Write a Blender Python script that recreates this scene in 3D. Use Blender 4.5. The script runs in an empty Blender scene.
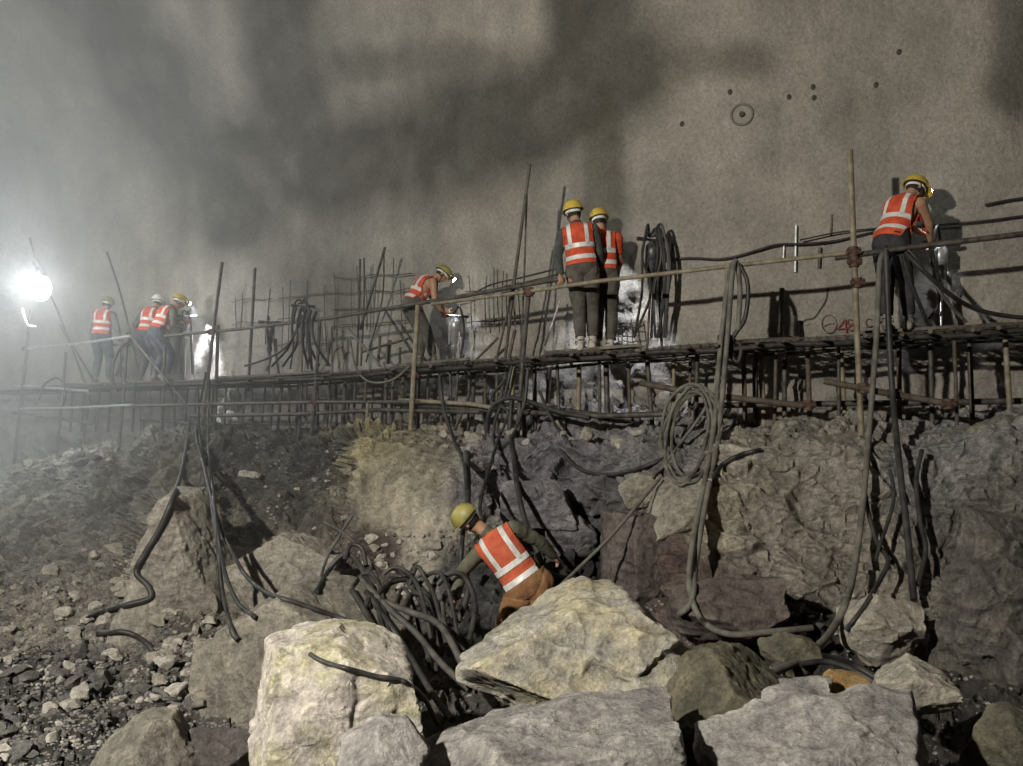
import bpy, bmesh, math, random
import numpy as np
from mathutils import Vector, Matrix
from mathutils.kdtree import KDTree
from mathutils.bvhtree import BVHTree
random.seed(7)
scene = bpy.context.scene
C = scene.collection

# ------------------------------------------------------------------ camera, world, big lights, exposure
F = 900.0                                   # focal length in pixels of a 1023 wide frame
CAM = Vector((0, 0, 2.1))
PITCH = math.atan(52 / F)
cam_d = bpy.data.cameras.new('camera'); cam = bpy.data.objects.new('camera', cam_d); C.objects.link(cam)
cam.location = CAM; cam.rotation_euler = (math.pi / 2 + PITCH, 0, 0)
cam_d.sensor_width = 36; cam_d.lens = 36 * F / 1023; cam_d.clip_end = 200
scene.camera = cam
world = bpy.data.worlds.new('world'); scene.world = world; world.use_nodes = True
bg = world.node_tree.nodes['Background']; bg.inputs[0].default_value = (0.9, 0.92, 1, 1); bg.inputs[1].default_value = 0.0
vs = scene.view_settings
vs.view_transform = 'Standard'; vs.look = 'None'; vs.exposure = 0.0; vs.gamma = 1.0; vs.use_curve_mapping = False
scene.cycles.use_denoising = True
scene.cycles.volume_bounces = 1
scene.cycles.max_bounces = 6

def P_(px, py, Y): return (px - 511.5) / F * Y, Y, 2.1 + (435 - py) / F * Y
def spot(name, loc, target, power, angle, color=(1, 1, 1), blend=.4, r=.05):
    l = bpy.data.lights.new(name, 'SPOT'); l.energy = power; l.color = color
    l.spot_size = math.radians(angle); l.spot_blend = blend; l.shadow_soft_size = r
    o = bpy.data.objects.new(name, l); C.objects.link(o); o.location = loc
    o.rotation_euler = (Vector(target) - Vector(loc)).to_track_quat('-Z', 'Y').to_euler()
    return o
def point(name, loc, power, color=(1, 1, 1), r=.1):
    l = bpy.data.lights.new(name, 'POINT'); l.energy = power; l.color = color; l.shadow_soft_size = r
    o = bpy.data.objects.new(name, l); C.objects.link(o); o.location = loc
    return o
# the tunnel's working floodlight stands behind and to the left of the photographer
point('side_tunnel_lamp', P_(-230, 215, 14.5), 900, (.86, .96, 1.0), .3)      # another lamp of the tunnel, beyond the left edge of the picture
spot('tunnel_floodlight', (-4.8, .3, 5.3), (1.0, 11, 3.4), 5500, 132, (1.0, .94, .84), .5, .12)

# ------------------------------------------------------------------ maths helpers
def P(px, py, Y):
    xc = (px - 511.5) / F; yc = -(py - 383) / F
    d = Vector((xc, math.cos(PITCH) - yc * math.sin(PITCH), math.sin(PITCH) + yc * math.cos(PITCH)))
    return CAM + d * (Y / d.y)
def project(A):
    A = np.asarray(A, float); X = A[:, 0]; Y = A[:, 1]; Z = A[:, 2] - 2.1
    c, s = math.cos(PITCH), math.sin(PITCH)
    dep = Y * c + Z * s; up = -Y * s + Z * c; dep = np.maximum(dep, .05)
    return 511.5 + F * X / dep, 383 - F * up / dep

def hash3(ix, iy, iz, seed):
    h = (ix.astype(np.int64) * 374761393 + iy.astype(np.int64) * 668265263 + iz.astype(np.int64) * 1274126177 + seed * 974634777) & 0xffffffff
    h = ((h ^ (h >> 13)) * 1274126177) & 0xffffffff
    h = ((h ^ (h >> 16)) * 2246822519) & 0xffffffff
    return ((h ^ (h >> 15)) & 0xffffff) / float(0x1000000)
def vnoise(p, seed=0):
    p = np.asarray(p, float); i = np.floor(p); f = p - i; u = f * f * f * (f * (f * 6 - 15) + 10); r = 0
    for dx in (0, 1):
        wx = u[:, 0] if dx else 1 - u[:, 0]
        for dy in (0, 1):
            wy = u[:, 1] if dy else 1 - u[:, 1]
            for dz in (0, 1):
                wz = u[:, 2] if dz else 1 - u[:, 2]
                r = r + wx * wy * wz * hash3(i[:, 0] + dx, i[:, 1] + dy, i[:, 2] + dz, seed)
    return r * 2 - 1
def fbm(p, octs=4, seed=0, gain=.5):
    p = np.asarray(p, float); a = 1; r = 0; t = 0
    for k in range(octs):
        r = r + a * vnoise(p * 2 ** k + k * 17.3, seed + k); t += a; a *= gain
    return r / t
def worley(p, seed=0):
    p = np.asarray(p, float); i = np.floor(p)
    f1 = np.full(len(p), 9.); f2 = np.full(len(p), 9.); cid = np.zeros((len(p), 3)); fp = np.zeros_like(p)
    for dx in (-1, 0, 1):
        for dy in (-1, 0, 1):
            for dz in (-1, 0, 1):
                c = i + (dx, dy, dz)
                q = c + np.stack([hash3(c[:, 0], c[:, 1], c[:, 2], seed + k) for k in range(3)], 1)
                d = np.linalg.norm(p - q, axis=1); m = d < f1
                f2 = np.where(m, f1, np.minimum(f2, d)); f1 = np.where(m, d, f1)
                cid[m] = c[m]; fp[m] = q[m]
    return f1, f2, cid, fp
def blocks(p, scale, seed=0):
    """broken rock relief: every cell is a tilted facet with its own height"""
    q = p / scale + .35 * np.stack([vnoise(p / scale * 1.3, seed + 50 + k) for k in range(3)], 1)
    f1, f2, cid, fp = worley(q, seed)
    h = hash3(cid[:, 0], cid[:, 1], cid[:, 2], seed + 9) - .5
    tl = np.stack([hash3(cid[:, 0], cid[:, 1], cid[:, 2], seed + 20 + k) - .5 for k in range(3)], 1)
    w = np.clip((f2 - f1) / .16, 0, 1); w = w * w * (3 - 2 * w)
    return ((h + (tl * (q - fp)).sum(1) * 1.6) * w - .18 * (1 - w)) * scale

def catmull(pts, n=6):
    pts = [Vector(p) for p in pts]
    if len(pts) < 3: return pts
    q = [pts[0] * 2 - pts[1]] + pts + [pts[-1] * 2 - pts[-2]]; out = []
    for k in range(1, len(q) - 2):
        a, b, c, d = q[k - 1], q[k], q[k + 1], q[k + 2]
        for j in range(n):
            t = j / n
            out.append(.5 * ((2 * b) + (c - a) * t + (2 * a - 5 * b + 4 * c - d) * t * t + (3 * b - a - 3 * c + d) * t ** 3))
    out.append(pts[-1]); return out

# ------------------------------------------------------------------ mesh builder
class MB:
    def __init__(s): s.v = []; s.f = []
    def add(s, vs_, fs):
        o = len(s.v); s.v += [Vector(v) for v in vs_]; s.f += [tuple(i + o for i in f) for f in fs]; return s
    def tube(s, pts, r, sides=8, caps=True, wob=0):
        pts = [Vector(p) for p in pts]; n = len(pts); rs = r if isinstance(r, (list, tuple)) else [r] * n
        t0 = (pts[1] - pts[0]).normalized()
        u = t0.orthogonal().normalized(); vs_ = []; fs = []
        for k, p in enumerate(pts):
            t = (pts[min(k + 1, n - 1)] - pts[max(k - 1, 0)])
            t = t.normalized() if t.length > 1e-9 else t0
            u = (u - t * u.dot(t)); u = u.normalized() if u.length > 1e-6 else t.orthogonal().normalized()
            w = t.cross(u)
            for j in range(sides):
                a = 2 * math.pi * j / sides
                vs_.append(p + (u * math.cos(a) + w * math.sin(a)) * rs[k])
        for k in range(n - 1):
            for j in range(sides):
                a = k * sides + j; b = k * sides + (j + 1) % sides
                fs.append((a, b, b + sides, a + sides))
        if caps:
            fs.append(tuple(range(sides))[::-1]); fs.append(tuple((n - 1) * sides + j for j in range(sides)))
        return s.add(vs_, fs)
    def loft(s, rings, sides=16):
        """rings: (centre, axis_a, axis_b) ; closed ends"""
        vs_ = []; fs = []; n = len(rings)
        for c, a, b in rings:
            for j in range(sides):
                t = 2 * math.pi * j / sides; vs_.append(Vector(c) + Vector(a) * math.cos(t) + Vector(b) * math.sin(t))
        for k in range(n - 1):
            for j in range(sides):
                x = k * sides + j; y = k * sides + (j + 1) % sides; fs.append((x, y, y + sides, x + sides))
        fs.append(tuple(range(sides))[::-1]); fs.append(tuple((n - 1) * sides + j for j in range(sides)))
        return s.add(vs_, fs)
    def ell(s, c, ax, ay, az, u=14, w=10):
        c = Vector(c); ax, ay, az = Vector(ax), Vector(ay), Vector(az); vs_ = [c - az]; fs = []
        for i in range(1, w):
            ph = -math.pi / 2 + math.pi * i / w
            for j in range(u):
                t = 2 * math.pi * j / u; vs_.append(c + (ax * math.cos(t) + ay * math.sin(t)) * math.cos(ph) + az * math.sin(ph))
        vs_.append(c + az); L = len(vs_) - 1
        for j in range(u):
            fs.append((0, 1 + (j + 1) % u, 1 + j)); fs.append((L, L - u + j, L - u + (j + 1) % u))
        for i in range(w - 2):
            for j in range(u):
                a = 1 + i * u + j; b = 1 + i * u + (j + 1) % u; fs.append((a, b, b + u, a + u))
        return s.add(vs_, fs)
    def chain(s, pts, rs, sides=12):
        """tapered limb with round ends"""
        pts = [Vector(p) for p in pts]
        a = (pts[0] - pts[1]).normalized(); b = (pts[-1] - pts[-2]).normalized()
        pp = [pts[0] + a * rs[0] * .95, pts[0] + a * rs[0] * .6] + pts + [pts[-1] + b * rs[-1] * .6, pts[-1] + b * rs[-1] * .95]
        rr = [rs[0] * .25, rs[0] * .78] + list(rs) + [rs[-1] * .78, rs[-1] * .25]
        return s.tube(pp, rr, sides)
    def box(s, c, ax, ay, az):
        c = Vector(c); ax, ay, az = Vector(ax), Vector(ay), Vector(az)
        vs_ = [c + ax * i + ay * j + az * k for i in (-1, 1) for j in (-1, 1) for k in (-1, 1)]
        return s.add(vs_, [(0, 1, 3, 2), (4, 6, 7, 5), (0, 4, 5, 1), (2, 3, 7, 6), (0, 2, 6, 4), (1, 5, 7, 3)])
    def mesh(s, name, org=(0, 0, 0)):
        m = bpy.data.meshes.new(name); o = Vector(org)
        m.from_pydata([v - o for v in s.v], [], s.f); m.update(); return m
    def build(s, name, mat, parent=None, loc=None, smooth=True, fixn=True):
        org = Vector(wloc(parent)) if parent else Vector(loc if loc is not None else base_of(s.v))
        m = s.mesh(name, org)
        if fixn:
            b = bmesh.new(); b.from_mesh(m); bmesh.ops.recalc_face_normals(b, faces=b.faces); b.to_mesh(m); b.free()
        if smooth:
            m.polygons.foreach_set('use_smooth', [True] * len(m.polygons))
            try: m.set_sharp_from_angle(angle=math.radians(50))
            except Exception: pass
        return link(name, m, mat, parent, org if not parent else None)
def base_of(v):
    xs = [p.x for p in v]; ys = [p.y for p in v]
    return Vector(((min(xs) + max(xs)) / 2, (min(ys) + max(ys)) / 2, min(p.z for p in v)))
WL = {}
def wloc(o): return WL.get(o.name, Vector((0, 0, 0)))
def link(name, m, mat, parent=None, loc=None):
    o = bpy.data.objects.new(name, m); C.objects.link(o)
    if mat and not m.materials: m.materials.append(mat)
    if parent:
        o.parent = parent; WL[o.name] = wloc(parent)
    else:
        o.location = loc or (0, 0, 0); WL[o.name] = Vector(o.location)
    return o
def tag(o, label, cat, group=None, kind=None):
    if label: o['label'] = label
    if cat: o['category'] = cat
    if group: o['group'] = group
    if kind: o['kind'] = kind
    return o
def thing(name, loc, label, cat, group=None):
    o = bpy.data.objects.new(name, None); C.objects.link(o); o.location = loc; o.empty_display_size = .1
    WL[o.name] = Vector(loc); return tag(o, label, cat, group)
def grid_mesh(name, V, mat, loc=(0, 0, 0), col=None, smooth=True, flip=False):
    """V: rows x cols x 3 array"""
    R, K = V.shape[:2]; idx = np.arange(R * K).reshape(R, K)
    a, b, c, d = idx[:-1, :-1], idx[:-1, 1:], idx[1:, 1:], idx[1:, :-1]
    q = np.stack([a, b, c, d] if not flip else [d, c, b, a], -1).reshape(-1, 4)
    m = bpy.data.meshes.new(name); n = R * K
    m.vertices.add(n); m.vertices.foreach_set('co', (V.reshape(-1, 3) - np.array(loc)).astype(np.float32).ravel())
    m.loops.add(len(q) * 4); m.loops.foreach_set('vertex_index', q.astype(np.int32).ravel())
    m.polygons.add(len(q)); m.polygons.foreach_set('loop_start', np.arange(0, len(q) * 4, 4, dtype=np.int32))
    m.update(calc_edges=True)
    m.polygons.foreach_set('use_smooth', [smooth] * len(q))
    if col is not None:
        at = m.color_attributes.new('tint', 'FLOAT_COLOR', 'POINT')
        at.data.foreach_set('color', np.concatenate([col.reshape(-1, 3), np.ones((n, 1))], 1).astype(np.float32).ravel())
    o = bpy.data.objects.new(name, m); C.objects.link(o); o.location = loc; m.materials.append(mat)
    return o

# ------------------------------------------------------------------ materials
def new_mat(name):
    m = bpy.data.materials.new(name); m.use_nodes = True; nt = m.node_tree
    return m, nt, nt.nodes['Principled BSDF']
def N(nt, t, **kw):
    n = nt.nodes.new(t)
    for k, v in kw.items():
        if k in n.inputs: n.inputs[k].default_value = v
        else: setattr(n, k, v)
    return n
def ramp(nt, fac, stops):
    r = nt.nodes.new('ShaderNodeValToRGB'); e = r.color_ramp.elements
    while len(e) < len(stops): e.new(.5)
    for x, (p, c) in zip(e, stops):
        x.position = p; x.color = (*c, 1) if len(c) == 3 else c
    nt.links.new(fac, r.inputs[0]); return r
def mix(nt, a, b, fac, mode='MIX'):
    n = nt.nodes.new('ShaderNodeMix'); n.data_type = 'RGBA'; n.blend_type = mode
    for s, v in ((n.inputs[0], fac), (n.inputs[6], a), (n.inputs[7], b)):
        if hasattr(v, 'links'): nt.links.new(v, s)
        elif isinstance(v, tuple): s.default_value = (*v, 1)
        else: s.default_value = v
    return n.outputs[2]
def noise_mat(name, c1, c2, scale=8, rough=.7, metal=0, bump=.2, bscale=40, lo=.35, hi=.65, c3=None, bdist=.02, spec=.3):
    m, nt, b = new_mat(name); L = nt.links
    tc = N(nt, 'ShaderNodeTexCoord')
    n = N(nt, 'ShaderNodeTexNoise', Scale=scale, Detail=8.0, Roughness=.62); L.new(tc.outputs['Object'], n.inputs['Vector'])
    st = [(lo, c1), (hi, c2)] if c3 is None else [(lo, c1), ((lo + hi) / 2, c2), (hi, c3)]
    r = ramp(nt, n.outputs[0], st); L.new(r.outputs[0], b.inputs['Base Color'])
    b.inputs['Roughness'].default_value = rough; b.inputs['Metallic'].default_value = metal
    b.inputs['Specular IOR Level'].default_value = spec
    if bump:
        n2 = N(nt, 'ShaderNodeTexNoise', Scale=bscale, Detail=6.0, Roughness=.65); L.new(tc.outputs['Object'], n2.inputs['Vector'])
        bp = N(nt, 'ShaderNodeBump', Strength=bump, Distance=bdist); L.new(n2.outputs[0], bp.inputs['Height']); L.new(bp.outputs[0], b.inputs['Normal'])
    return m
def emit_mat(name, col, s):
    m, nt, b = new_mat(name); b.inputs['Base Color'].default_value = (*col, 1)
    b.inputs['Emission Color'].default_value = (*col, 1); b.inputs['Emission Strength'].default_value = s; return m
def rock_mat(name, cs, patch=None, patch_lo=.5, patch_hi=.6, scale=2.2, bump=.7, rough=.85, attr=False):
    """cs: three rock colours; patch: a crust colour lying on it in blotches"""
    m, nt, b = new_mat(name); L = nt.links
    tc = N(nt, 'ShaderNodeTexCoord'); v = tc.outputs['Object']
    n = N(nt, 'ShaderNodeTexNoise', Scale=scale, Detail=12.0, Roughness=.66, Distortion=.6); L.new(v, n.inputs['Vector'])
    r = ramp(nt, n.outputs[0], [(.3, cs[0]), (.5, cs[1]), (.7, cs[2])]); col = r.outputs[0]
    if attr:
        a = N(nt, 'ShaderNodeVertexColor', layer_name='tint'); col = mix(nt, a.outputs[0], col, 1.0, 'MULTIPLY')
    if patch:
        n3 = N(nt, 'ShaderNodeTexNoise', Scale=scale * .9, Detail=9.0, Roughness=.7); mp = N(nt, 'ShaderNodeMapping'); mp.inputs['Location'].default_value = (3.1, 7.7, 1.3)
        L.new(v, mp.inputs[0]); L.new(mp.outputs[0], n3.inputs['Vector'])
        k = ramp(nt, n3.outputs[0], [(patch_lo, (0, 0, 0)), (patch_hi, (1, 1, 1))]); col = mix(nt, col, patch, k.outputs[0])
    # fine speckle
    n4 = N(nt, 'ShaderNodeTexNoise', Scale=38.0, Detail=6.0, Roughness=.8); L.new(v, n4.inputs['Vector'])
    k4 = ramp(nt, n4.outputs[0], [(.3, (.52, .52, .52)), (.7, (1.42, 1.42, 1.42))]); col = mix(nt, col, k4.outputs[0], 1.0, 'MULTIPLY')
    n6 = N(nt, 'ShaderNodeTexNoise', Scale=6.5, Detail=8.0, Roughness=.7, Distortion=1.2); L.new(v, n6.inputs['Vector'])
    k6 = ramp(nt, n6.outputs[0], [(.36, (.66, .66, .67)), (.5, (1, 1, 1)), (.66, (1.22, 1.21, 1.18))]); col = mix(nt, col, k6.outputs[0], 1.0, 'MULTIPLY')
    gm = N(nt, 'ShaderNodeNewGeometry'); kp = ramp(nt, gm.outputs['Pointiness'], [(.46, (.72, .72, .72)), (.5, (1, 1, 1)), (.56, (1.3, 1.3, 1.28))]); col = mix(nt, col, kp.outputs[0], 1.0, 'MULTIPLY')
    L.new(col, b.inputs['Base Color']); b.inputs['Roughness'].default_value = rough; b.inputs['Specular IOR Level'].default_value = .25
    n2 = N(nt, 'ShaderNodeTexNoise', Scale=9.0, Detail=12.0, Roughness=.7, Distortion=.4); L.new(v, n2.inputs['Vector'])
    vr = N(nt, 'ShaderNodeTexVoronoi', Scale=7.0); wv = N(nt, 'ShaderNodeMapping'); wv.inputs['Scale'].default_value = (1, 1, 2.2); wv.inputs['Rotation'].default_value = (.5, .4, 0)
    L.new(v, wv.inputs[0]); L.new(wv.outputs[0], vr.inputs['Vector'])
    sm_ = N(nt, 'ShaderNodeMath', operation='MULTIPLY_ADD'); sm_.inputs[1].default_value = .45; L.new(vr.outputs['Distance'], sm_.inputs[0]); ad = N(nt, 'ShaderNodeMath', operation='MULTIPLY_ADD'); ad.inputs[1].default_value = .3; L.new(n4.outputs[0], ad.inputs[0]); L.new(n2.outputs[0], ad.inputs[2]); L.new(ad.outputs[0], sm_.inputs[2])
    bp = N(nt, 'ShaderNodeBump', Strength=bump, Distance=.13); L.new(sm_.outputs[0], bp.inputs['Height']); L.new(bp.outputs[0], b.inputs['Normal'])
    return m

M = {}
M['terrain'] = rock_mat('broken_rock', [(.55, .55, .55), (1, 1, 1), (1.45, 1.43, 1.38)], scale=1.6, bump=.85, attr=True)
M['gravel'] = rock_mat('wet_gravel', [(.03, .03, .03), (.075, .072, .068), (.2, .19, .17)], scale=1.2, bump=.3)
M['stone'] = rock_mat('loose_stone', [(.16, .15, .13), (.3, .28, .25), (.42, .4, .35)], scale=2, bump=.4)
M['stone_dark'] = rock_mat('dark_stone', [(.035, .035, .034), (.08, .077, .073), (.16, .152, .138)], scale=2, bump=.4)
M['r_yellow'] = rock_mat('yellow_rock', [(.23, .22, .205), (.38, .36, .31), (.5, .48, .41)], patch=(.5, .45, .29), patch_lo=.45, patch_hi=.66)
M['r_pink'] = rock_mat('pink_yellow_rock', [(.36, .325, .29), (.5, .46, .41), (.6, .56, .5)], patch=(.42, .395, .27), patch_lo=.49, patch_hi=.6)
M['r_grey'] = rock_mat('grey_rock', [(.18, .173, .166), (.32, .305, .288), (.46, .44, .4)], patch=(.5, .475, .39), patch_lo=.57, patch_hi=.65)
M['r_brown'] = rock_mat('grey_brown_rock', [(.14, .13, .11), (.2, .185, .155), (.28, .26, .21)])
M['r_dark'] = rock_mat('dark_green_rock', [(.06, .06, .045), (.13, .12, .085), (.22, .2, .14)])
M['r_black'] = rock_mat('dark_rock', [(.05, .045, .042), (.09, .08, .075), (.14, .125, .115)])
M['r_red'] = rock_mat('reddish_rock', [(.07, .06, .054), (.12, .1, .09), (.19, .165, .15)])
M['r_orange'] = rock_mat('orange_rock', [(.26, .16, .06), (.36, .24, .1), (.42, .31, .17)])
M['r_pale'] = rock_mat('pale_rock', [(.28, .25, .21), (.4, .37, .31), (.5, .47, .4)])
M['steel_dark'] = noise_mat('dark_muddy_steel', (.035, .032, .028), (.11, .1, .085), 10, .6, .3, .2)
M['steel_tan'] = noise_mat('muddy_tan_steel', (.12, .102, .07), (.27, .235, .17), 9, .65, .15, .25)
M['steel_pale'] = noise_mat('galvanised_steel', (.3, .31, .31), (.55, .56, .55), 14, .4, .6, .1)
M['steel_rust'] = noise_mat('rusty_steel', (.05, .04, .031), (.115, .092, .07), 12, .75, .1, .3)
M['rebar'] = noise_mat('rebar_steel', (.05, .045, .04), (.15, .125, .1), 20, .6, .3, .3)
M['clamp'] = noise_mat('rust_red_clamp', (.06, .036, .028), (.11, .068, .05), 25, .7, .2, .3)
M['plank'] = noise_mat('muddy_plank', (.06, .055, .045), (.16, .145, .115), 5, .85, 0, .3)
M['hose_black'] = noise_mat('black_rubber', (.012, .012, .012), (.05, .048, .044), 6, .5, 0, .1)
M['hose_grey'] = noise_mat('dusty_rubber', (.07, .067, .058), (.165, .155, .13), 6, .7, 0, .1)
M['hose_dusty'] = noise_mat('dusty_black_rubber', (.03, .029, .027), (.095, .09, .08), 6, .6, 0, .1)
M['chrome'] = noise_mat('worn_chrome', (.5, .5, .52), (.8, .8, .82), 16, .25, .9, .05)
M['drill'] = noise_mat('oily_drill_steel', (.04, .042, .045), (.16, .16, .165), 18, .42, .6, .1)
M['skin'] = noise_mat('skin', (.3, .165, .1), (.4, .235, .155), 14, .55, 0, .08, 90)
M['hair'] = noise_mat('black_hair', (.008, .007, .006), (.025, .02, .018), 40, .6, 0, .4)
M['vest'] = noise_mat('orange_vest', (.38, .048, .02), (.56, .09, .04), 9, .8, 0, .3, 14, c3=None, bdist=.03)
M['vest_dull'] = noise_mat('dusty_orange_vest', (.36, .065, .03), (.52, .12, .06), 7, .85, 0, .4, 14, bdist=.03)
M['tape'] = noise_mat('reflective_tape', (.42, .42, .4), (.68, .68, .65), 8, .35, 0, .15, 30)
M['shirt'] = noise_mat('dark_shirt', (.03, .033, .032), (.075, .078, .072), 8, .9, 0, .4, 12, bdist=.03)
M['shirt_olive'] = noise_mat('olive_shirt', (.06, .06, .045), (.13, .125, .09), 8, .9, 0, .4, 12, bdist=.03)
M['shirt_grey'] = noise_mat('grey_shirt', (.1, .1, .1), (.19, .19, .185), 8, .9, 0, .4, 12, bdist=.03)
M['trou_khaki'] = noise_mat('muddy_khaki_cloth', (.045, .042, .035), (.105, .096, .08), 6, .9, 0, .5, 9, bdist=.04)
M['trou_black'] = noise_mat('black_cloth', (.014, .014, .015), (.045, .045, .046), 6, .85, 0, .5, 9, bdist=.04)
M['trou_brown'] = noise_mat('brown_cloth', (.15, .07, .03), (.27, .14, .065), 5, .9, 0, .5, 9, bdist=.04)
M['trou_navy'] = noise_mat('dark_blue_cloth', (.03, .035, .045), (.08, .085, .1), 6, .9, 0, .5, 9, bdist=.04)
M['boot'] = noise_mat('muddy_boot', (.05, .045, .04), (.22, .2, .17), 9, .7, 0, .3)
M['boot_pale'] = noise_mat('pale_muddy_boot', (.3, .28, .24), (.5, .47, .42), 9, .7, 0, .3)
M['hat'] = noise_mat('yellow_helmet', (.4, .28, .035), (.56, .41, .06), 6, .4, 0, .05, c3=None, spec=.5)
M['hat_olive'] = noise_mat('muddy_yellow_helmet', (.16, .145, .045), (.3, .27, .075), 6, .5, 0, .1, spec=.5)
M['hat_white'] = noise_mat('white_helmet', (.5, .5, .47), (.7, .7, .66), 6, .4, 0, .05, spec=.5)
M['band'] = noise_mat('white_headband', (.5, .5, .47), (.7, .7, .67), 10, .6, 0, .05)
M['eye'] = noise_mat('eye', (.02, .015, .012), (.05, .04, .03), 10, .2, 0, 0)
M['lip'] = noise_mat('lips', (.24, .1, .08), (.3, .13, .1), 10, .5, 0, 0)
M['plastic'] = noise_mat('black_plastic', (.015, .015, .015), (.04, .04, .04), 10, .4, 0, .05)
M['led'] = emit_mat('headlamp_lens', (.9, 1.0, .97), 60)
M['lampglow'] = emit_mat('lamp_globe', (1, .97, .86), 40)
M['red'] = noise_mat('red_paint', (.14, .045, .036), (.2, .06, .048), 20, .8, 0, 0)
M['red_faint'] = noise_mat('faded_red_paint', (.15, .1, .083), (.19, .13, .108), 20, .9, 0, 0)
M['near_black'] = noise_mat('drilled_hole', (.04, .036, .03), (.085, .076, .066), 20, .9, 0, .1)
M['ring'] = noise_mat('dark_anchor_ring', (.12, .108, .095), (.18, .165, .14), 16, .85, 0, .3)
M['can'] = noise_mat('red_can', (.45, .04, .03), (.6, .1, .08), 8, .4, 0, 0)

# shotcrete: tint attribute holds the wall's dark bands, seepage streaks and lime
def shotcrete():
    m, nt, b = new_mat('shotcrete'); L = nt.links
    tc = N(nt, 'ShaderNodeTexCoord'); v = tc.outputs['Object']
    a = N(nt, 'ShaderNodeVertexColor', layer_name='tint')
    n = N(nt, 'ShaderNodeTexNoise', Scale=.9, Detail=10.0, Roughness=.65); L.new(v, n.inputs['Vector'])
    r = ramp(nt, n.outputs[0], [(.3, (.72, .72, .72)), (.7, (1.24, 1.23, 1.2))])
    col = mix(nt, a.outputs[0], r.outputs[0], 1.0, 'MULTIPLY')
    n4 = N(nt, 'ShaderNodeTexNoise', Scale=22.0, Detail=6.0, Roughness=.8); L.new(v, n4.inputs['Vector'])
    k4 = ramp(nt, n4.outputs[0], [(.3, (.66, .66, .66)), (.7, (1.28, 1.28, 1.28))]); col = mix(nt, col, k4.outputs[0], 1.0, 'MULTIPLY')
    mp = N(nt, 'ShaderNodeMapping'); mp.inputs['Scale'].default_value = (2.2, 2.2, .12); L.new(v, mp.inputs[0])
    n5 = N(nt, 'ShaderNodeTexNoise', Scale=1.0, Detail=5.0); L.new(mp.outputs[0], n5.inputs['Vector'])
    k5 = ramp(nt, n5.outputs[0], [(.35, (.94, .94, .94)), (.65, (1.05, 1.05, 1.05))]); col = mix(nt, col, k5.outputs[0], 1.0, 'MULTIPLY')
    L.new(col, b.inputs['Base Color']); b.inputs['Roughness'].default_value = .9; b.inputs['Specular IOR Level'].default_value = .2
    n2 = N(nt, 'ShaderNodeTexNoise', Scale=7.0, Detail=12.0, Roughness=.72); L.new(v, n2.inputs['Vector'])
    bp = N(nt, 'ShaderNodeBump', Strength=.8, Distance=.08); L.new(n2.outputs[0], bp.inputs['Height']); L.new(bp.outputs[0], b.inputs['Normal'])
    return m
M['wall'] = shotcrete()

# ------------------------------------------------------------------ the line of the scaffold and of the wall in plan
_rk = [(1330, 9.0), (1180, 9.1), (1023, 9.4), (905, 9.75), (740, 10.2), (600, 10.8), (510, 11.7), (420, 12.9), (300, 15.0), (200, 17.0), (100, 18.8), (0, 20.4), (-110, 21.8)]
RAIL = catmull([P(x, 435, y) * 1 for x, y in _rk], 8)
RAIL = [Vector((p.x, p.y, 0)) for p in RAIL]
def offset_line(o):
    out = []
    for k, p in enumerate(RAIL):
        t = (RAIL[min(k + 2, len(RAIL) - 1)] - RAIL[max(k - 2, 0)]).normalized()     # runs right to left
        n = Vector((t.y, -t.x, 0)); n = n if n.y > 0 else -n
        out.append(p + n * o)
    return out
_oc = {}
def Yat(px, o):
    k = round(o, 3)
    if k not in _oc:
        L = offset_line(o); xs = [511.5 + F * p.x / p.y for p in L]
        z = sorted(zip(xs, [p.y for p in L])); _oc[k] = (np.array([a for a, _ in z]), np.array([b for _, b in z]))
    return float(np.interp(px, *_oc[k]))
WALL_OFF = 1.35
def at(px, py, o): return P(px, py, Yat(px, o))
def onwall(px, py, lift=.0): return at(px, py, WALL_OFF - lift)
_dk = [(-110, 3.15), (0, 3.15), (100, 3.15), (200, 3.13), (300, 3.08), (440, 3.09), (600, 3.1), (740, 3.15), (905, 3.21), (1023, 3.25), (1330, 3.3)]
def deck_z(px): return float(np.interp(px, [a for a, _ in _dk], [b for _, b in _dk]))
def deck(px, o, dz=0):
    Y = Yat(px, o); p = P(px, 435, Y); return Vector((p.x, p.y, deck_z(px) + dz))

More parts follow.
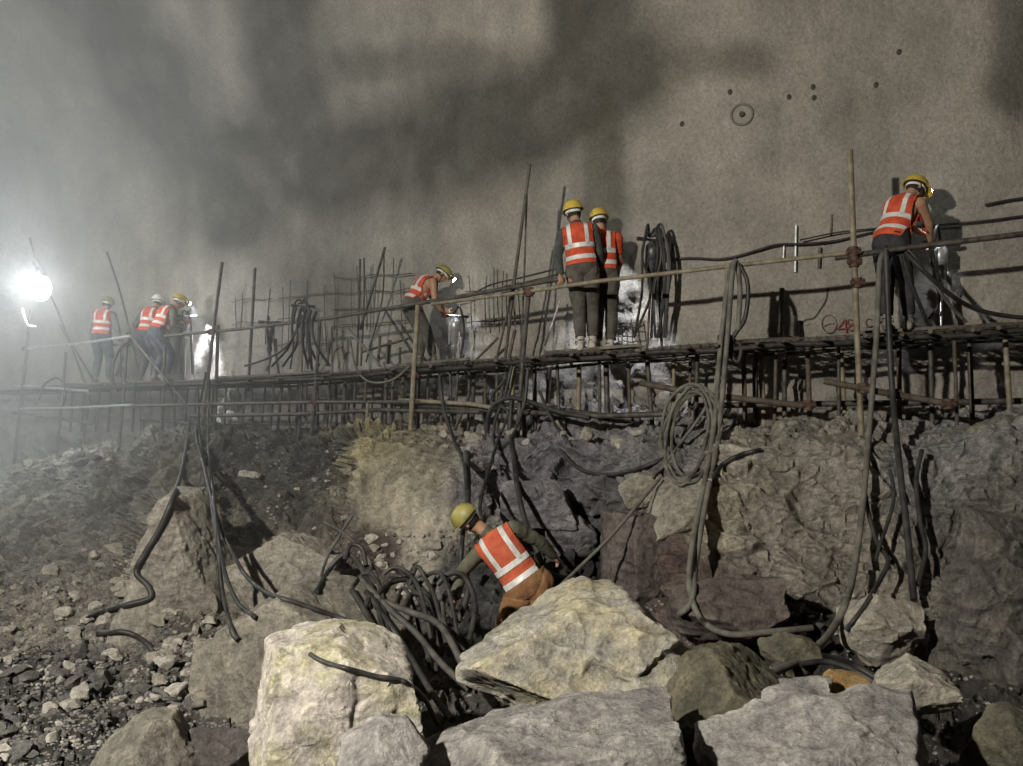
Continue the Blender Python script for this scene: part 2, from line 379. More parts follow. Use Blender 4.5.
# ------------------------------------------------------------------ wall: a shotcrete lined side that bends over into the vault
def build_wall():
    path = offset_line(WALL_OFF)
    path = [Vector((17.5, -7, 0)), Vector((17.5, 2, 0)), Vector((16.5, 7.5, 0)), Vector((13, 10.6, 0))] + path + [Vector((-19.5, 21.2, 0)), Vector((-21.5, 17.5, 0)), Vector((-22, 10, 0)), Vector((-22, 0, 0)), Vector((-22, -7, 0))]
    # resample
    path = catmull(path, 4)
    d = [0]
    for a, b in zip(path, path[1:]): d.append(d[-1] + (b - a).length)
    n = 620; S = np.linspace(0, d[-1], n)
    X = np.interp(S, d, [p.x for p in path]); Y = np.interp(S, d, [p.y for p in path])
    # centre part gets most samples
    w = np.where((Y > 9) & (X < 9) & (X > -18), 3.0, .6); cw = np.cumsum(w); cw = (cw - cw[0]) / (cw[-1] - cw[0])
    S = np.interp(np.linspace(0, 1, n), cw, S); X = np.interp(S, d, [p.x for p in path]); Y = np.interp(S, d, [p.y for p in path])
    for _ in range(6):
        X[1:-1] = (X[:-2] + X[1:-1] * 2 + X[2:]) / 4; Y[1:-1] = (Y[:-2] + Y[1:-1] * 2 + Y[2:]) / 4
    tx, ty = np.gradient(X), np.gradient(Y); L = np.hypot(tx, ty); nx, ny = -ty / L, tx / L   # towards the room
    sgn = np.sign(nx * (0 - X) + ny * (5 - Y)); nx, ny = nx * sgn, ny * sgn
    m = 190; v = np.linspace(0, 1, m); z = .8 + v * 12.4
    inn = np.where(z > 6.5, 8.5 - np.sqrt(np.maximum(8.5 ** 2 - (z - 6.5) ** 2, 0)), 0)
    V = np.zeros((m, n, 3))
    V[:, :, 0] = X[None] + nx[None] * inn[:, None]; V[:, :, 1] = Y[None] + ny[None] * inn[:, None]; V[:, :, 2] = z[:, None]
    p = V.reshape(-1, 3).copy(); px, py = project(p)
    big = fbm(p * .35, 3, 5) * .10 + fbm(p * 1.1, 3, 8) * .045 + fbm(p * 4, 3, 9) * .018
    # bare broken rock low down and beside the drill line; smooth lining above
    edge = 3.25 + .35 * fbm(p * .9, 3, 33) + .25 * np.clip((px - 300) / 400, 0, 1)
    rough = np.clip((edge - p[:, 2]) / .35, 0, 1)
    big = big + rough * (blocks(p, .5, 3) * .35 + blocks(p, .2, 4) * .3 - .05)
    for cx, cy, rx, ry in ((628, 325, 24, 38), (590, 345, 40, 20), (205, 345, 14, 30), (975, 300, 40, 40), (700, 320, 30, 40)):
        k = np.clip(1.4 - np.hypot((px - cx) / rx, (py - cy) / ry) + .5 * fbm(p * 2.5, 2, 44), 0, 1)
        big = big + k * (blocks(p, .22, 6) * .35 - .03)
    lft = np.clip((90 - px) / 120, 0, 1); big = big + lft * (fbm(p * .8, 4, 71) * .25)
    nn = np.stack([np.tile(nx, m), np.tile(ny, m), np.zeros(n * m)], 1)
    p = p + nn * big[:, None]
    # dark bands, seepage streaks and lime on the lining
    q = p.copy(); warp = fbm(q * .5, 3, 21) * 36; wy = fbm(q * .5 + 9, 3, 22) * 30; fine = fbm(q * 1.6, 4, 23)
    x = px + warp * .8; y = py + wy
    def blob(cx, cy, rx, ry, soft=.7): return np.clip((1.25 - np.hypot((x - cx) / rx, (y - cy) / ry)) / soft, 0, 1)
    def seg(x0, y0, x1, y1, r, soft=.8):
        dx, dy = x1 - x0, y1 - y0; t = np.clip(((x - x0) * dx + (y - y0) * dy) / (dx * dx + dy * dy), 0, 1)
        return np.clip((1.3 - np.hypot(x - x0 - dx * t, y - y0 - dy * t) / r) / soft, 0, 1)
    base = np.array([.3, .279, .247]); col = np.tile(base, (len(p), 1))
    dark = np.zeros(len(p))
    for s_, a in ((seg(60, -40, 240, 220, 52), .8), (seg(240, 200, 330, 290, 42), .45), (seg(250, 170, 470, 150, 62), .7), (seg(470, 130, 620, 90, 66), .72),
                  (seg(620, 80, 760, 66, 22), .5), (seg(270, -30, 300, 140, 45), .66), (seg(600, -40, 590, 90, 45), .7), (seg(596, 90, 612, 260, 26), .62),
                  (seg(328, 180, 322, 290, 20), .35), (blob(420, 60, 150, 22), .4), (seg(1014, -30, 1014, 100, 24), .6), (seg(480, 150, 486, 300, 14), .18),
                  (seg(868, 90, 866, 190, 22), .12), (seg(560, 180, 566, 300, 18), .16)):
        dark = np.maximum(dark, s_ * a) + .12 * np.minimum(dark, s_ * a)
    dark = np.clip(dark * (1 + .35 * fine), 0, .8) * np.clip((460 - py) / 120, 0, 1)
    dark_col = np.array([.045, .044, .038]); col = col * (1 - dark[:, None]) + dark_col * dark[:, None]
    ol = (seg(607, 110, 612, 290, 17, .5) * .35)[:, None]; col = col * (1 - ol) + np.array([.07, .062, .04]) * ol
    lime = np.maximum.reduce([seg(792, 105, 795, 150, 8), seg(812, 105, 822, 165, 8), seg(866, 95, 870, 150, 16), seg(742, 135, 742, 165, 10)])[:, None] * .22
    col = col * (1 - lime) + np.array([.46, .44, .39]) * lime
    low = (rough * .55)[:, None]; col = col * (1 - low) + np.array([.24, .225, .21]) * low
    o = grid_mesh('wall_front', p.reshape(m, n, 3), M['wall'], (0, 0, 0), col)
    tag(o, 'curved grey shotcrete tunnel wall with dark bands and seepage streaks', None, None, 'structure')
    # roof and the wall behind the photographer close the tunnel
    top = p.reshape(m, n, 3)[-1]
    g = np.zeros((24, 60, 3)); u, w = np.meshgrid(np.linspace(-24, 20, 60), np.linspace(-8, 24, 24)); g[:, :, 0] = u; g[:, :, 1] = w
    g[:, :, 2] = 12.75 + .25 * fbm(np.stack([u.ravel(), w.ravel(), u.ravel() * 0], 1) * .4, 3, 3).reshape(24, 60)
    o = grid_mesh('ceiling', g, M['wall'], (0, 0, 0), np.tile(base, (24 * 60, 1)), flip=True); tag(o, 'grey shotcrete tunnel roof', None, None, 'structure')
    g = np.zeros((20, 60, 3)); u, w = np.meshgrid(np.linspace(-24, 20, 60), np.linspace(-.5, 13, 20)); g[:, :, 0] = u; g[:, :, 2] = w
    g[:, :, 1] = -6.5 + .2 * fbm(np.stack([u.ravel(), w.ravel(), u.ravel() * 0], 1) * .5, 3, 4).reshape(20, 60)
    o = grid_mesh('wall_back', g, M['wall'], (0, 0, 0), np.tile(base, (20 * 60, 1))); tag(o, 'grey shotcrete tunnel wall behind the viewer', None, None, 'structure')
build_wall()

# ------------------------------------------------------------------ floor and the rock bank under the scaffold
# for each bearing: points from the floor up the bank to the wall, (distance, picture height there)
_cols = {
 -420: [(9.6, 652), (12.5, 590), (15.5, 532), (18.5, 482), (22.5, 470)],
 -150: [(9.5, 650), (12, 592), (15, 532), (18.5, 480), (24.5, 466)],
    0: [(9.2, 646), (11.5, 585), (14.5, 524), (18, 474), (23.0, 460)],
   60: [(9.1, 648), (11, 590), (13.5, 530), (17.5, 464), (22.0, 452)],
  115: [(9.0, 650), (10.4, 602), (12.6, 535), (16.5, 452), (21.0, 440)],
  165: [(8.8, 655), (9.5, 600), (10.8, 528), (15.2, 440), (20.2, 428)],
  200: [(8.8, 655), (9.5, 598), (11.0, 515), (14.8, 438), (19.6, 425)],
  235: [(8.8, 648), (9.9, 596), (12.2, 520), (15.0, 442), (19.0, 428)],
  290: [(8.6, 645), (9.5, 588), (12.0, 498), (14.2, 444), (17.6, 430)],
  335: [(8.8, 630), (9.9, 575), (11.8, 492), (13.2, 440), (16.6, 428)],
  362: [(9.3, 604), (10.2, 558), (10.7, 492), (11.2, 436), (15.8, 424)],
  450: [(9.4, 600), (9.9, 545), (10.2, 490), (10.7, 456), (14.2, 424)],
  510: [(9.5, 600), (10.3, 545), (10.7, 490), (11.1, 452), (13.2, 415)],
  560: [(9.8, 600), (10.5, 552), (10.7, 490), (11.0, 440), (12.6, 408)],
  605: [(10.0, 606), (10.6, 566), (10.2, 500), (10.6, 442), (12.3, 405)],
  635: [(9.2, 618), (9.6, 566), (9.7, 500), (10.2, 446), (12.1, 405)],
  680: [(8.4, 640), (8.9, 586), (9.4, 505), (9.9, 455), (11.8, 405)],
  750: [(8.2, 652), (8.6, 592), (9.1, 512), (9.6, 452), (11.6, 405)],
  850: [(8.0, 658), (8.5, 596), (9.0, 512), (9.4, 446), (11.2, 400)],
  950: [(7.8, 664), (8.2, 604), (8.7, 515), (9.2, 440), (10.9, 398)],
 1023: [(7.3, 692), (7.7, 625), (8.4, 525), (9.0, 436), (10.8, 398)],
 1200: [(7.2, 696), (7.6, 632), (8.2, 530), (8.9, 438), (10.6, 400)],
 1500: [(7.2, 696), (7.6, 632), (8.2, 530), (8.9, 438), (10.6, 400)],
}
def build_bank():
    keys = sorted(_cols); prof = []
    for k in keys:
        pr = [(1.2, 0.0), (4.5, 0.0)]
        for Y, py in _cols[k]: pr.append((Y, P(k, py, Y).z))
        f = pr[2]; pr[2] = (f[0], max(f[1], -.02))
        pr.insert(2, (f[0] - .9, max(0, f[1] - .35)))
        prof.append(pr)
    prof = np.array(prof)                                     # keys x 8 x 2
    n = 640; cols = np.interp(np.linspace(0, 1, n), [0, .12, .9, 1], [-420, -40, 1060, 1500])
    def sm(a):                                                # smooth interpolation across bearings
        j = np.clip(np.searchsorted(keys, cols) - 1, 0, len(keys) - 2); ka = np.array(keys, float)
        t = (cols - ka[j]) / (ka[j + 1] - ka[j]); t = t * t * (3 - 2 * t); return a[j] * (1 - t) + a[j + 1] * t
    ctl = np.stack([np.stack([sm(prof[:, i, c]) for c in (0, 1)], -1) for i in range(prof.shape[1])], 0)   # 8 x n x 2
    rows = []
    for i, cnt in enumerate((10, 40, 26, 60, 84, 100, 50)):
        for j in range(cnt):
            t = j / cnt; rows.append(ctl[i] * (1 - t) + ctl[i + 1] * t)
    rows.append(ctl[-1]); G = np.array(rows); m = len(G)
    V = np.zeros((m, n, 3)); V[:, :, 1] = G[:, :, 0]; V[:, :, 2] = G[:, :, 1]; V[:, :, 0] = (cols[None] - 511.5) / F * G[:, :, 0]
    for _ in range(5):
        V[1:-1] = (V[:-2] + 2 * V[1:-1] + V[2:]) / 4
    p = V.reshape(-1, 3).copy()
    px, py = project(p)
    du = np.gradient(V, axis=1); dv = np.gradient(V, axis=0); nr = np.cross(du, dv).reshape(-1, 3)
    nr /= np.linalg.norm(nr, axis=1)[:, None] + 1e-9; nr *= np.sign((nr * (np.array([0, 0, 4.]) - p)).sum(1))[:, None]
    fl = np.clip((p[:, 2] - .05) / .5, 0, 1)                    # 0 on the floor
    cleft = np.clip((1.1 - np.hypot((px - 418) / 72, (py - 508) / 82)) / .3, 0, 1)
    solid = np.clip((px - 560) / 90, 0, 1) * fl
    h = blocks(p, 1.1, 11) * .22 * fl + blocks(p, .42, 12) * (.16 + .22 * fl) * (1 - .3 * solid) + blocks(p, .17, 13) * (.5 - .18 * solid) + fbm(p * 2.5, 4, 14) * .07 + fbm(p * 12, 2, 17) * .012
    groove = np.sin((p[:, 0] - p[:, 2] * .3) * 30 + 5 * vnoise(p * 1.5, 15)) * .016 * (.6 + .6 * vnoise(p * 3, 18)) + fbm(p * np.array([7, 7, 1.2]), 3, 16) * .05 + blocks(p, .6, 12) * .06
    h = h * (1 - cleft) + groove * cleft
    p = p + nr * h[:, None] * np.clip(p[:, 1] / 5, .3, 1)[:, None]
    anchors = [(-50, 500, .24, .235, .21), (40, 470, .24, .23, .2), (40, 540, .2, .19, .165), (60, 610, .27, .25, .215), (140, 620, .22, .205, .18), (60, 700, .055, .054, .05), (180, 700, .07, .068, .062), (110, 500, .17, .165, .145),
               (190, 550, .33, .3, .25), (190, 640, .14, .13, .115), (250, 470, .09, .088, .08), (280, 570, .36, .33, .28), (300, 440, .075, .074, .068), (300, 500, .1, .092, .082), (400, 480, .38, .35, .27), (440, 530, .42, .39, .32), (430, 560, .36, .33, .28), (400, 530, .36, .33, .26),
               (370, 450, .3, .27, .17), (375, 560, .085, .068, .06), (350, 620, .06, .058, .055), (500, 480, .25, .238, .258), (560, 460, .19, .182, .202), (540, 510, .25, .24, .26), (480, 600, .08, .08, .08), (600, 570, .03, .03, .03), (575, 585, .05, .05, .05), (590, 520, .14, .135, .14),  # bluish lamp light painted into the middle ledge; hollow kept near black
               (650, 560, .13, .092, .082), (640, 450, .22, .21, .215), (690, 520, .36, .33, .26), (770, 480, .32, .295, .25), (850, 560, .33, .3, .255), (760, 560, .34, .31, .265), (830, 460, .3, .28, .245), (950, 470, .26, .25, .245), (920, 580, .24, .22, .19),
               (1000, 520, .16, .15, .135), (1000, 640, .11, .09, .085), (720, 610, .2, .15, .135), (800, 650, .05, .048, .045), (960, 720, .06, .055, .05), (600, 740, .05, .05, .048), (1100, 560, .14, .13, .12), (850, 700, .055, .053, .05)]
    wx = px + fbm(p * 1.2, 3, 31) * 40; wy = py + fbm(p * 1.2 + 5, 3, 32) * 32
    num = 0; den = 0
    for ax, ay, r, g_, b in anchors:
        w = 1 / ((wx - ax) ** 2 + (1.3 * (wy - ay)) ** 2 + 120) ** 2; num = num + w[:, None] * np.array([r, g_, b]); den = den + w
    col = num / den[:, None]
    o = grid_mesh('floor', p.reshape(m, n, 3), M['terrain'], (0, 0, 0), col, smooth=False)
    # blasted surface: flat facets on the broken parts
    tag(o, 'blasted rock floor rising into a rough rock bank below the scaffold', None, None, 'structure')
    return o, p.reshape(m, n, 3)
floor_o, FLV = build_bank()
def bvh_of(V):
    R, K = V.shape[:2]; idx = np.arange(R * K).reshape(R, K)
    q = np.stack([idx[:-1, :-1], idx[:-1, 1:], idx[1:, 1:], idx[1:, :-1]], -1).reshape(-1, 4)
    return BVHTree.FromPolygons(V.reshape(-1, 3).tolist(), q.tolist())
BVH = bvh_of(FLV)
def ground(x, y, z0=3.2):
    h = BVH.ray_cast(Vector((x, y, z0)), Vector((0, 0, -1))); return h[0].z if h[0] else 0.0
def bank_at(px, py, lift=0.0):
    """the point of the bank seen along a bearing"""
    d = (P(px, py, 10) - CAM).normalized(); h = BVH.ray_cast(CAM, d)
    return (h[0] - d * lift) if h[0] else None

# ------------------------------------------------------------------ boulders
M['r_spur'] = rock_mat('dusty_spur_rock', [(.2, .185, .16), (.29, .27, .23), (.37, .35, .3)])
M['r_shade'] = rock_mat('shaded_brown_rock', [(.07, .064, .056), (.12, .11, .097), (.19, .175, .155)])  # grey brown rock darkened, shade painted into the boulder's colour
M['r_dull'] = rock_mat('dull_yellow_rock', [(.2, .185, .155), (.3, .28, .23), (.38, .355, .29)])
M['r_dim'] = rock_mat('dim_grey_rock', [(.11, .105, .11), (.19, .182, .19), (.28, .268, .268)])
_ico = {}
def ico(sub):
    if sub not in _ico:
        b = bmesh.new(); bmesh.ops.create_icosphere(b, subdivisions=sub, radius=1)
        b.verts.ensure_lookup_table()
        _ico[sub] = (np.array([v.co[:] for v in b.verts]), [tuple(v.index for v in f.verts) for f in b.faces]); b.free()
    return _ico[sub]
def rock_shape(seed, sub=5, nplanes=14, box=.75, rough=.05, planes=()):
    """a lump of rock cut by random joint planes; returns unit-size vertices (about -1..1)"""
    D, Fc = ico(sub); rg = np.random.RandomState(seed)
    n = rg.normal(size=(nplanes, 3)); n /= np.linalg.norm(n, axis=1)[:, None]; d = rg.uniform(box, 1.0, nplanes)
    for pl in planes:
        a = np.array(pl[:3], float); a /= np.linalg.norm(a); n = np.vstack([n, a]); d = np.append(d, pl[3])
    for a in ((1, 0, 0), (-1, 0, 0), (0, 1, 0), (0, -1, 0), (0, 0, 1), (0, 0, -1)):
        n = np.vstack([n, a]); d = np.append(d, 1.0)
    dots = D @ n.T; r = np.where(dots > 1e-3, d[None] / np.maximum(dots, 1e-3), 9)
    r = -np.log(np.exp(-r * 60).sum(1)) / 60                    # soft minimum: slightly worn edges
    V = D * r[:, None]
    return V, Fc
def boulder(name, x0, x1, y0, y1, Y, mat, label, seed, depth=.8, sub=5, rough=1.0, planes=(), np_=14, rot=0, group=None, cat='boulder', zb=None):
    """a boulder that fills the given bearing box at distance Y; real width, height and depth"""
    s = Y / F; w = (x1 - x0) * s / 2; h = (y1 - y0) * s / 2; c = P((x0 + x1) / 2, (y0 + y1) / 2, Y); dp = max(w, h) * depth
    V, Fc = rock_shape(seed, sub, np_, .72, planes=planes)
    mn, mx = V.min(0), V.max(0); V = (V - (mn + mx) / 2) / ((mx - mn) / 2)
    W = V * np.array([w, dp, h])
    nrm = V / (np.linalg.norm(V, axis=1)[:, None]); sz = max(w, h)
    o3 = np.array([seed * 3.7, seed * 1.9, seed * .7])
    disp = blocks(W + o3, sz * .6, seed) * .13 + blocks(W + o3, sz * .22, seed + 1) * .12 + blocks(W + o3, sz * .08, seed + 4) * .12 + fbm((W + o3) / sz * 3, 4, seed + 2) * sz * .05 + fbm((W + o3) / sz * 14, 2, seed + 3) * sz * .008
    W = W + nrm * (disp * rough)[:, None]
    m = bpy.data.meshes.new(name); m.from_pydata((W + [0, 0, h]).tolist(), [], Fc); m.update()
    m.polygons.foreach_set('use_smooth', [True] * len(m.polygons))
    try: m.set_sharp_from_angle(angle=math.radians(32))
    except Exception: pass
    OBST.append((W + np.array([c.x, c.y, c.z]), Fc, Y))
    o = link(name, m, mat, None, Vector((c.x, c.y, c.z - h)))
    tag(o, label, cat, group); return o
OBST = []
B = boulder
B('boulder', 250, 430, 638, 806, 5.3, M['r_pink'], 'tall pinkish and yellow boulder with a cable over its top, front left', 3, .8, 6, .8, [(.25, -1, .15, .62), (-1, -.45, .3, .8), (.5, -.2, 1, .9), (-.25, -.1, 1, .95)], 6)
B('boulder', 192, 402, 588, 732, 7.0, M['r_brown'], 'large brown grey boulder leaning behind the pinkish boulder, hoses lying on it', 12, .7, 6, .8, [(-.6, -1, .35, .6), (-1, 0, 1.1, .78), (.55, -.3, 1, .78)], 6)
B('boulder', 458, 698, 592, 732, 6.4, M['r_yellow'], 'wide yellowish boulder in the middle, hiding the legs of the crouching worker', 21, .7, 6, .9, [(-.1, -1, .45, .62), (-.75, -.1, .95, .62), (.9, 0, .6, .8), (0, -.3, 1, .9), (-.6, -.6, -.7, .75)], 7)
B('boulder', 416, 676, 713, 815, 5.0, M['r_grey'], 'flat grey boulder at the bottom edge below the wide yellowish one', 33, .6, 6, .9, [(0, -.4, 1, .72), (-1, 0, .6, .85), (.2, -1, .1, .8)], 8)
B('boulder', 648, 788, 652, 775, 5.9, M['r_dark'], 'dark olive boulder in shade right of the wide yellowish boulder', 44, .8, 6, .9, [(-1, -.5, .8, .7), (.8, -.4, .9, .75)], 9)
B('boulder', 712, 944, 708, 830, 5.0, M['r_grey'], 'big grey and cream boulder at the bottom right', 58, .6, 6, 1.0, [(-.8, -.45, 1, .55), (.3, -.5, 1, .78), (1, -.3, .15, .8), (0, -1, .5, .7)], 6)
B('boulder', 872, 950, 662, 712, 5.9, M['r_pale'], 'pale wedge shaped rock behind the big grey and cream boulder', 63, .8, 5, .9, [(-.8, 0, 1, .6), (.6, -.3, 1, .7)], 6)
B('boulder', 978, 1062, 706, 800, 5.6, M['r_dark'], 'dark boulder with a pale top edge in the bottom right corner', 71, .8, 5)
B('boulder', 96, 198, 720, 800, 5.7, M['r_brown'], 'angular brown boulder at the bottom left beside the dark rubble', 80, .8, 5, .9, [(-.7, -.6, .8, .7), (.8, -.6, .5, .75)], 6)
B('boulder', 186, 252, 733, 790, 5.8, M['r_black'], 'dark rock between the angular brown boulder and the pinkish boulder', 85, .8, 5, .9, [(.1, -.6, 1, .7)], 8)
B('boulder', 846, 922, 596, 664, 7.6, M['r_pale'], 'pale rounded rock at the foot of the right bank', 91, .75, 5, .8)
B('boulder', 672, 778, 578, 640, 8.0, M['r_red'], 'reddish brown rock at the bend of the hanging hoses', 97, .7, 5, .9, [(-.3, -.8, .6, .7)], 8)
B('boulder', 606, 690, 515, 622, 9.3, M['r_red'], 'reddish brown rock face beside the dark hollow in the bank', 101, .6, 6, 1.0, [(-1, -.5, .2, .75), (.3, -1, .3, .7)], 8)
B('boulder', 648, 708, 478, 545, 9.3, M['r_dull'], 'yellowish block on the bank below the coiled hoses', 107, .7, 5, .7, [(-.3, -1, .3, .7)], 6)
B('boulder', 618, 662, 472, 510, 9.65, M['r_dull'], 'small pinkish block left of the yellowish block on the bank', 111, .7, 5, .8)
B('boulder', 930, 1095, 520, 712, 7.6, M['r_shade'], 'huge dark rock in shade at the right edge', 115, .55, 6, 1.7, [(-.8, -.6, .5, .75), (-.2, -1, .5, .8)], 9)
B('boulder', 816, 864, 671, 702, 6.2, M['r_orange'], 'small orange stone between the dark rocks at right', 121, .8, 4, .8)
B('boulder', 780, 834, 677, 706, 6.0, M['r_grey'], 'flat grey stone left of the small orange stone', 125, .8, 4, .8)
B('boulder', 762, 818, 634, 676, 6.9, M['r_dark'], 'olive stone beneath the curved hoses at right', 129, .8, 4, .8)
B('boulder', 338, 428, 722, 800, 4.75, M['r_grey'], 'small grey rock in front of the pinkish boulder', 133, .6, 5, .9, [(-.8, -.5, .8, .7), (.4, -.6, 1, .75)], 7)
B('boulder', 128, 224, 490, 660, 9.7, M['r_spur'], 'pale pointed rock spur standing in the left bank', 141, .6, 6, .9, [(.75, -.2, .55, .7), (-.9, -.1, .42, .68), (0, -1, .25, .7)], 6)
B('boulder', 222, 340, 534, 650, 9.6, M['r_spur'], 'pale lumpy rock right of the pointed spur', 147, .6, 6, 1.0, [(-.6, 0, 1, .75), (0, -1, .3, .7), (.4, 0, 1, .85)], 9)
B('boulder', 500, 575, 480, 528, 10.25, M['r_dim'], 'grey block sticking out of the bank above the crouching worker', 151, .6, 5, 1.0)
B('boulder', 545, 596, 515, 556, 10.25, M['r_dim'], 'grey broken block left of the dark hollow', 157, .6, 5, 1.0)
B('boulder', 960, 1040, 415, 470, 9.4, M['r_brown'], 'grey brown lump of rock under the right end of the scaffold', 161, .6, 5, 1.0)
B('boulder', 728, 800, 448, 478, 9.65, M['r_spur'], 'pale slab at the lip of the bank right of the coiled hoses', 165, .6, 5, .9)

# a heap of loose stones: each one its own object, sharing a few shapes
def stone_meshes(n, seed, mat, sub=3):
    out = []
    for k in range(n):
        V, Fc = rock_shape(seed + k, sub, 12, .6)
        V = V + (V / np.linalg.norm(V, axis=1)[:, None]) * (fbm(V * 2.2 + k * 5, 3, seed) * .14)[:, None]
        V = V * np.array([1, random.uniform(.6, .95), random.uniform(.5, .8)]); V[:, 2] -= V[:, 2].min()
        m = bpy.data.meshes.new('stone'); m.from_pydata(V.tolist(), [], Fc); m.update(); m.materials.append(mat)
        m.polygons.foreach_set('use_smooth', [True] * len(m.polygons))
        try: m.set_sharp_from_angle(angle=math.radians(30))
        except Exception: pass
        out.append(m)
    return out
ST_A = stone_meshes(7, 300, M['stone']); ST_B = stone_meshes(6, 340, M['stone_dark']); ST_C = stone_meshes(4, 380, M['r_pale'])
def put_stone(m, pt, r, label, group):
    o = bpy.data.objects.new('stone', m); C.objects.link(o)
    o.location = pt; o.scale = (r, r, r); o.rotation_euler = (random.uniform(-.3, .3), random.uniform(-.3, .3), random.uniform(0, 6.3))
    tag(o, label, 'stone', group); return o
def scatter(n, x0, x1, y0, y1, r0, r1, sets, label, group, keep=None):
    k = 0; t = 0
    while k < n and t < n * 8:
        t += 1; px = random.uniform(x0, x1); py = random.uniform(y0, y1)
        if keep and not keep(px, py): continue
        q = bank_at(px, py)
        if q is None: continue
        r = (r0 + (r1 - r0) * random.random() ** 2.5) * q.y / F
        q.z = ground(q.x, q.y, q.z + .3) - r * .25
        put_stone(random.choice(random.choice(sets)), q, r, label, group); k += 1
rub = lambda x, y: not (x > 195 and y < 720) and not (x > 90 and y > 720)
scatter(130, -10, 235, 655, 762, 4, 12, [ST_A, ST_B, ST_B, ST_B], 'loose grey stone in the dark rubble at the left front', 'loose stones in the dark left rubble', rub)
scatter(75, -10, 215, 560, 655, 4, 12, [ST_A, ST_A, ST_C], 'pale broken stone on the left bank below the pointed spur', 'pale stones on the left bank')
scatter(34, 150, 235, 640, 700, 5, 13, [ST_A, ST_C], 'pale stone at the foot of the pointed spur', 'pale stones at the foot of the spur')
scatter(36, 345, 440, 535, 610, 3.5, 10, [ST_A, ST_C], 'pale chip of rock among the pile of black hoses', 'rock chips around the black hoses', None)
scatter(22, 20, 110, 440, 475, 4, 10, [ST_A, ST_B], 'stone on the heap under the left end of the scaffold', 'stones under the left scaffold')
scatter(30, 660, 930, 596, 660, 3, 9, [ST_A, ST_B], 'small stone at the foot of the right bank', 'stones at the foot of the right bank')
scatter(26, 440, 640, 425, 450, 4, 10, [ST_A, ST_C], 'broken piece of rock on the ledge under the middle of the scaffold', 'rock pieces on the middle ledge')
scatter(14, 920, 1020, 640, 720, 3, 9, [ST_A, ST_B], 'small stone in the dark gap at the right edge', 'stones in the right gap')
scatter(10, 200, 330, 475, 530, 3, 8, [ST_A], 'small pale stone on the dark ledge above the lumpy rock', 'stones on the dark ledge')

def gravel():
    D, Fc = ico(1); Fc = np.array(Fc); vs_ = []; fs = []; rg = np.random.RandomState(5); k = 0
    for zone, n, r0, r1 in (((-30, 250, 640, 775), 3600, 1.2, 4.5), ((-30, 230, 540, 650), 1500, 1.2, 3.8), ((330, 470, 530, 720), 600, 1.2, 4), ((640, 1040, 590, 770), 1000, 1.2, 4), ((220, 350, 440, 530), 350, 1, 3), ((0, 120, 430, 490), 300, 1, 3)):
        for _ in range(n):
            px = rg.uniform(zone[0], zone[1]); py = rg.uniform(zone[2], zone[3]); q = bank_at(px, py)
            if q is None: continue
            r = (r0 + (r1 - r0) * rg.rand() ** 2) * q.y / F
            V = D * (rg.uniform(.6, 1.2, (len(D), 1))) * np.array([1, rg.uniform(.6, 1), rg.uniform(.4, .8)]) * r
            a = rg.uniform(0, 6.3); c, s = math.cos(a), math.sin(a); V = V @ np.array([[c, -s, 0], [s, c, 0], [0, 0, 1]])
            vs_.append(V + np.array(q)); fs.append(Fc + k * len(D)); k += 1
    V = np.concatenate(vs_); Fq = np.concatenate(fs)
    m = bpy.data.meshes.new('gravel'); m.from_pydata(V.tolist(), [], Fq.tolist()); m.update(); m.materials.append(M['gravel_mix'])
    o = bpy.data.objects.new('gravel', m); C.objects.link(o)
    tag(o, 'fine dark gravel and rock chips strewn over the floor and bank', 'gravel', None, 'stuff')
M['gravel_mix'] = rock_mat('gravel_chips', [(.04, .04, .038), (.11, .105, .1), (.34, .32, .28)], scale=2.6, bump=.3)
gravel()

# surfaces that a hose can lie on: the bank and the rocks standing in it
def obstacle_bvh():
    R, K = FLV.shape[:2]; idx = np.arange(R * K).reshape(R, K)
    q = np.stack([idx[:-1, :-1], idx[:-1, 1:], idx[1:, 1:], idx[1:, :-1]], -1).reshape(-1, 4).tolist(); v = [FLV.reshape(-1, 3)]; n = R * K
    for W, Fc, Y in OBST:
        if Y > 6.95:
            v.append(W); q += [tuple(i + n for i in f) for f in Fc]; n += len(W)
    return BVHTree.FromPolygons(np.concatenate(v).tolist(), q)
OBV = obstacle_bvh()
def drape(pts, r):
    """let a hose lie on the rock instead of running through it"""
    out = []
    for p in pts:
        d = (p - CAM); L = d.length; d.normalize(); h = OBV.ray_cast(CAM, d)
        if h[0] is not None and h[3] < L + r * 1.2: p = CAM + d * (h[3] - r * 1.2)
        out.append(p)
    for _ in range(2):
        o2 = out[:]
        for k in range(1, len(out) - 1):
            a = (out[k - 1] + out[k] * 2 + out[k + 1]) / 4
            if (a - CAM).length < (out[k] - CAM).length: o2[k] = a
        out = o2
    return out

# ------------------------------------------------------------------ scaffold: one braced frame with all its pipes, mats and boards
M['steel_black'] = noise_mat('sooty_steel', (.018, .017, .016), (.06, .056, .05), 10, .65, .2, .2)
sc_root = thing('scaffold', deck(560, .5, -1.6), 'long pipe scaffold with mesh deck and handrail along the tunnel wall', 'scaffold')
def pipe(name, pts, r, mat, parent=sc_root, sides=8, n=1):
    b = MB(); b.tube(catmull(pts, n) if n > 1 else pts, r, sides); return b.build(name, mat, parent)
def bearing_pipe(name, seq, o, r, mat, n=5):
    """a pipe that follows the scaffold line; seq of (bearing, height in the picture)"""
    out = []
    for (x0, y0), (x1, y1) in zip(seq, seq[1:]):
        for k in range(n): t = k / n; out.append(at(x0 + (x1 - x0) * t, y0 + (y1 - y0) * t, o))
    out.append(at(*seq[-1], o)); return pipe(name, out, r, mat)
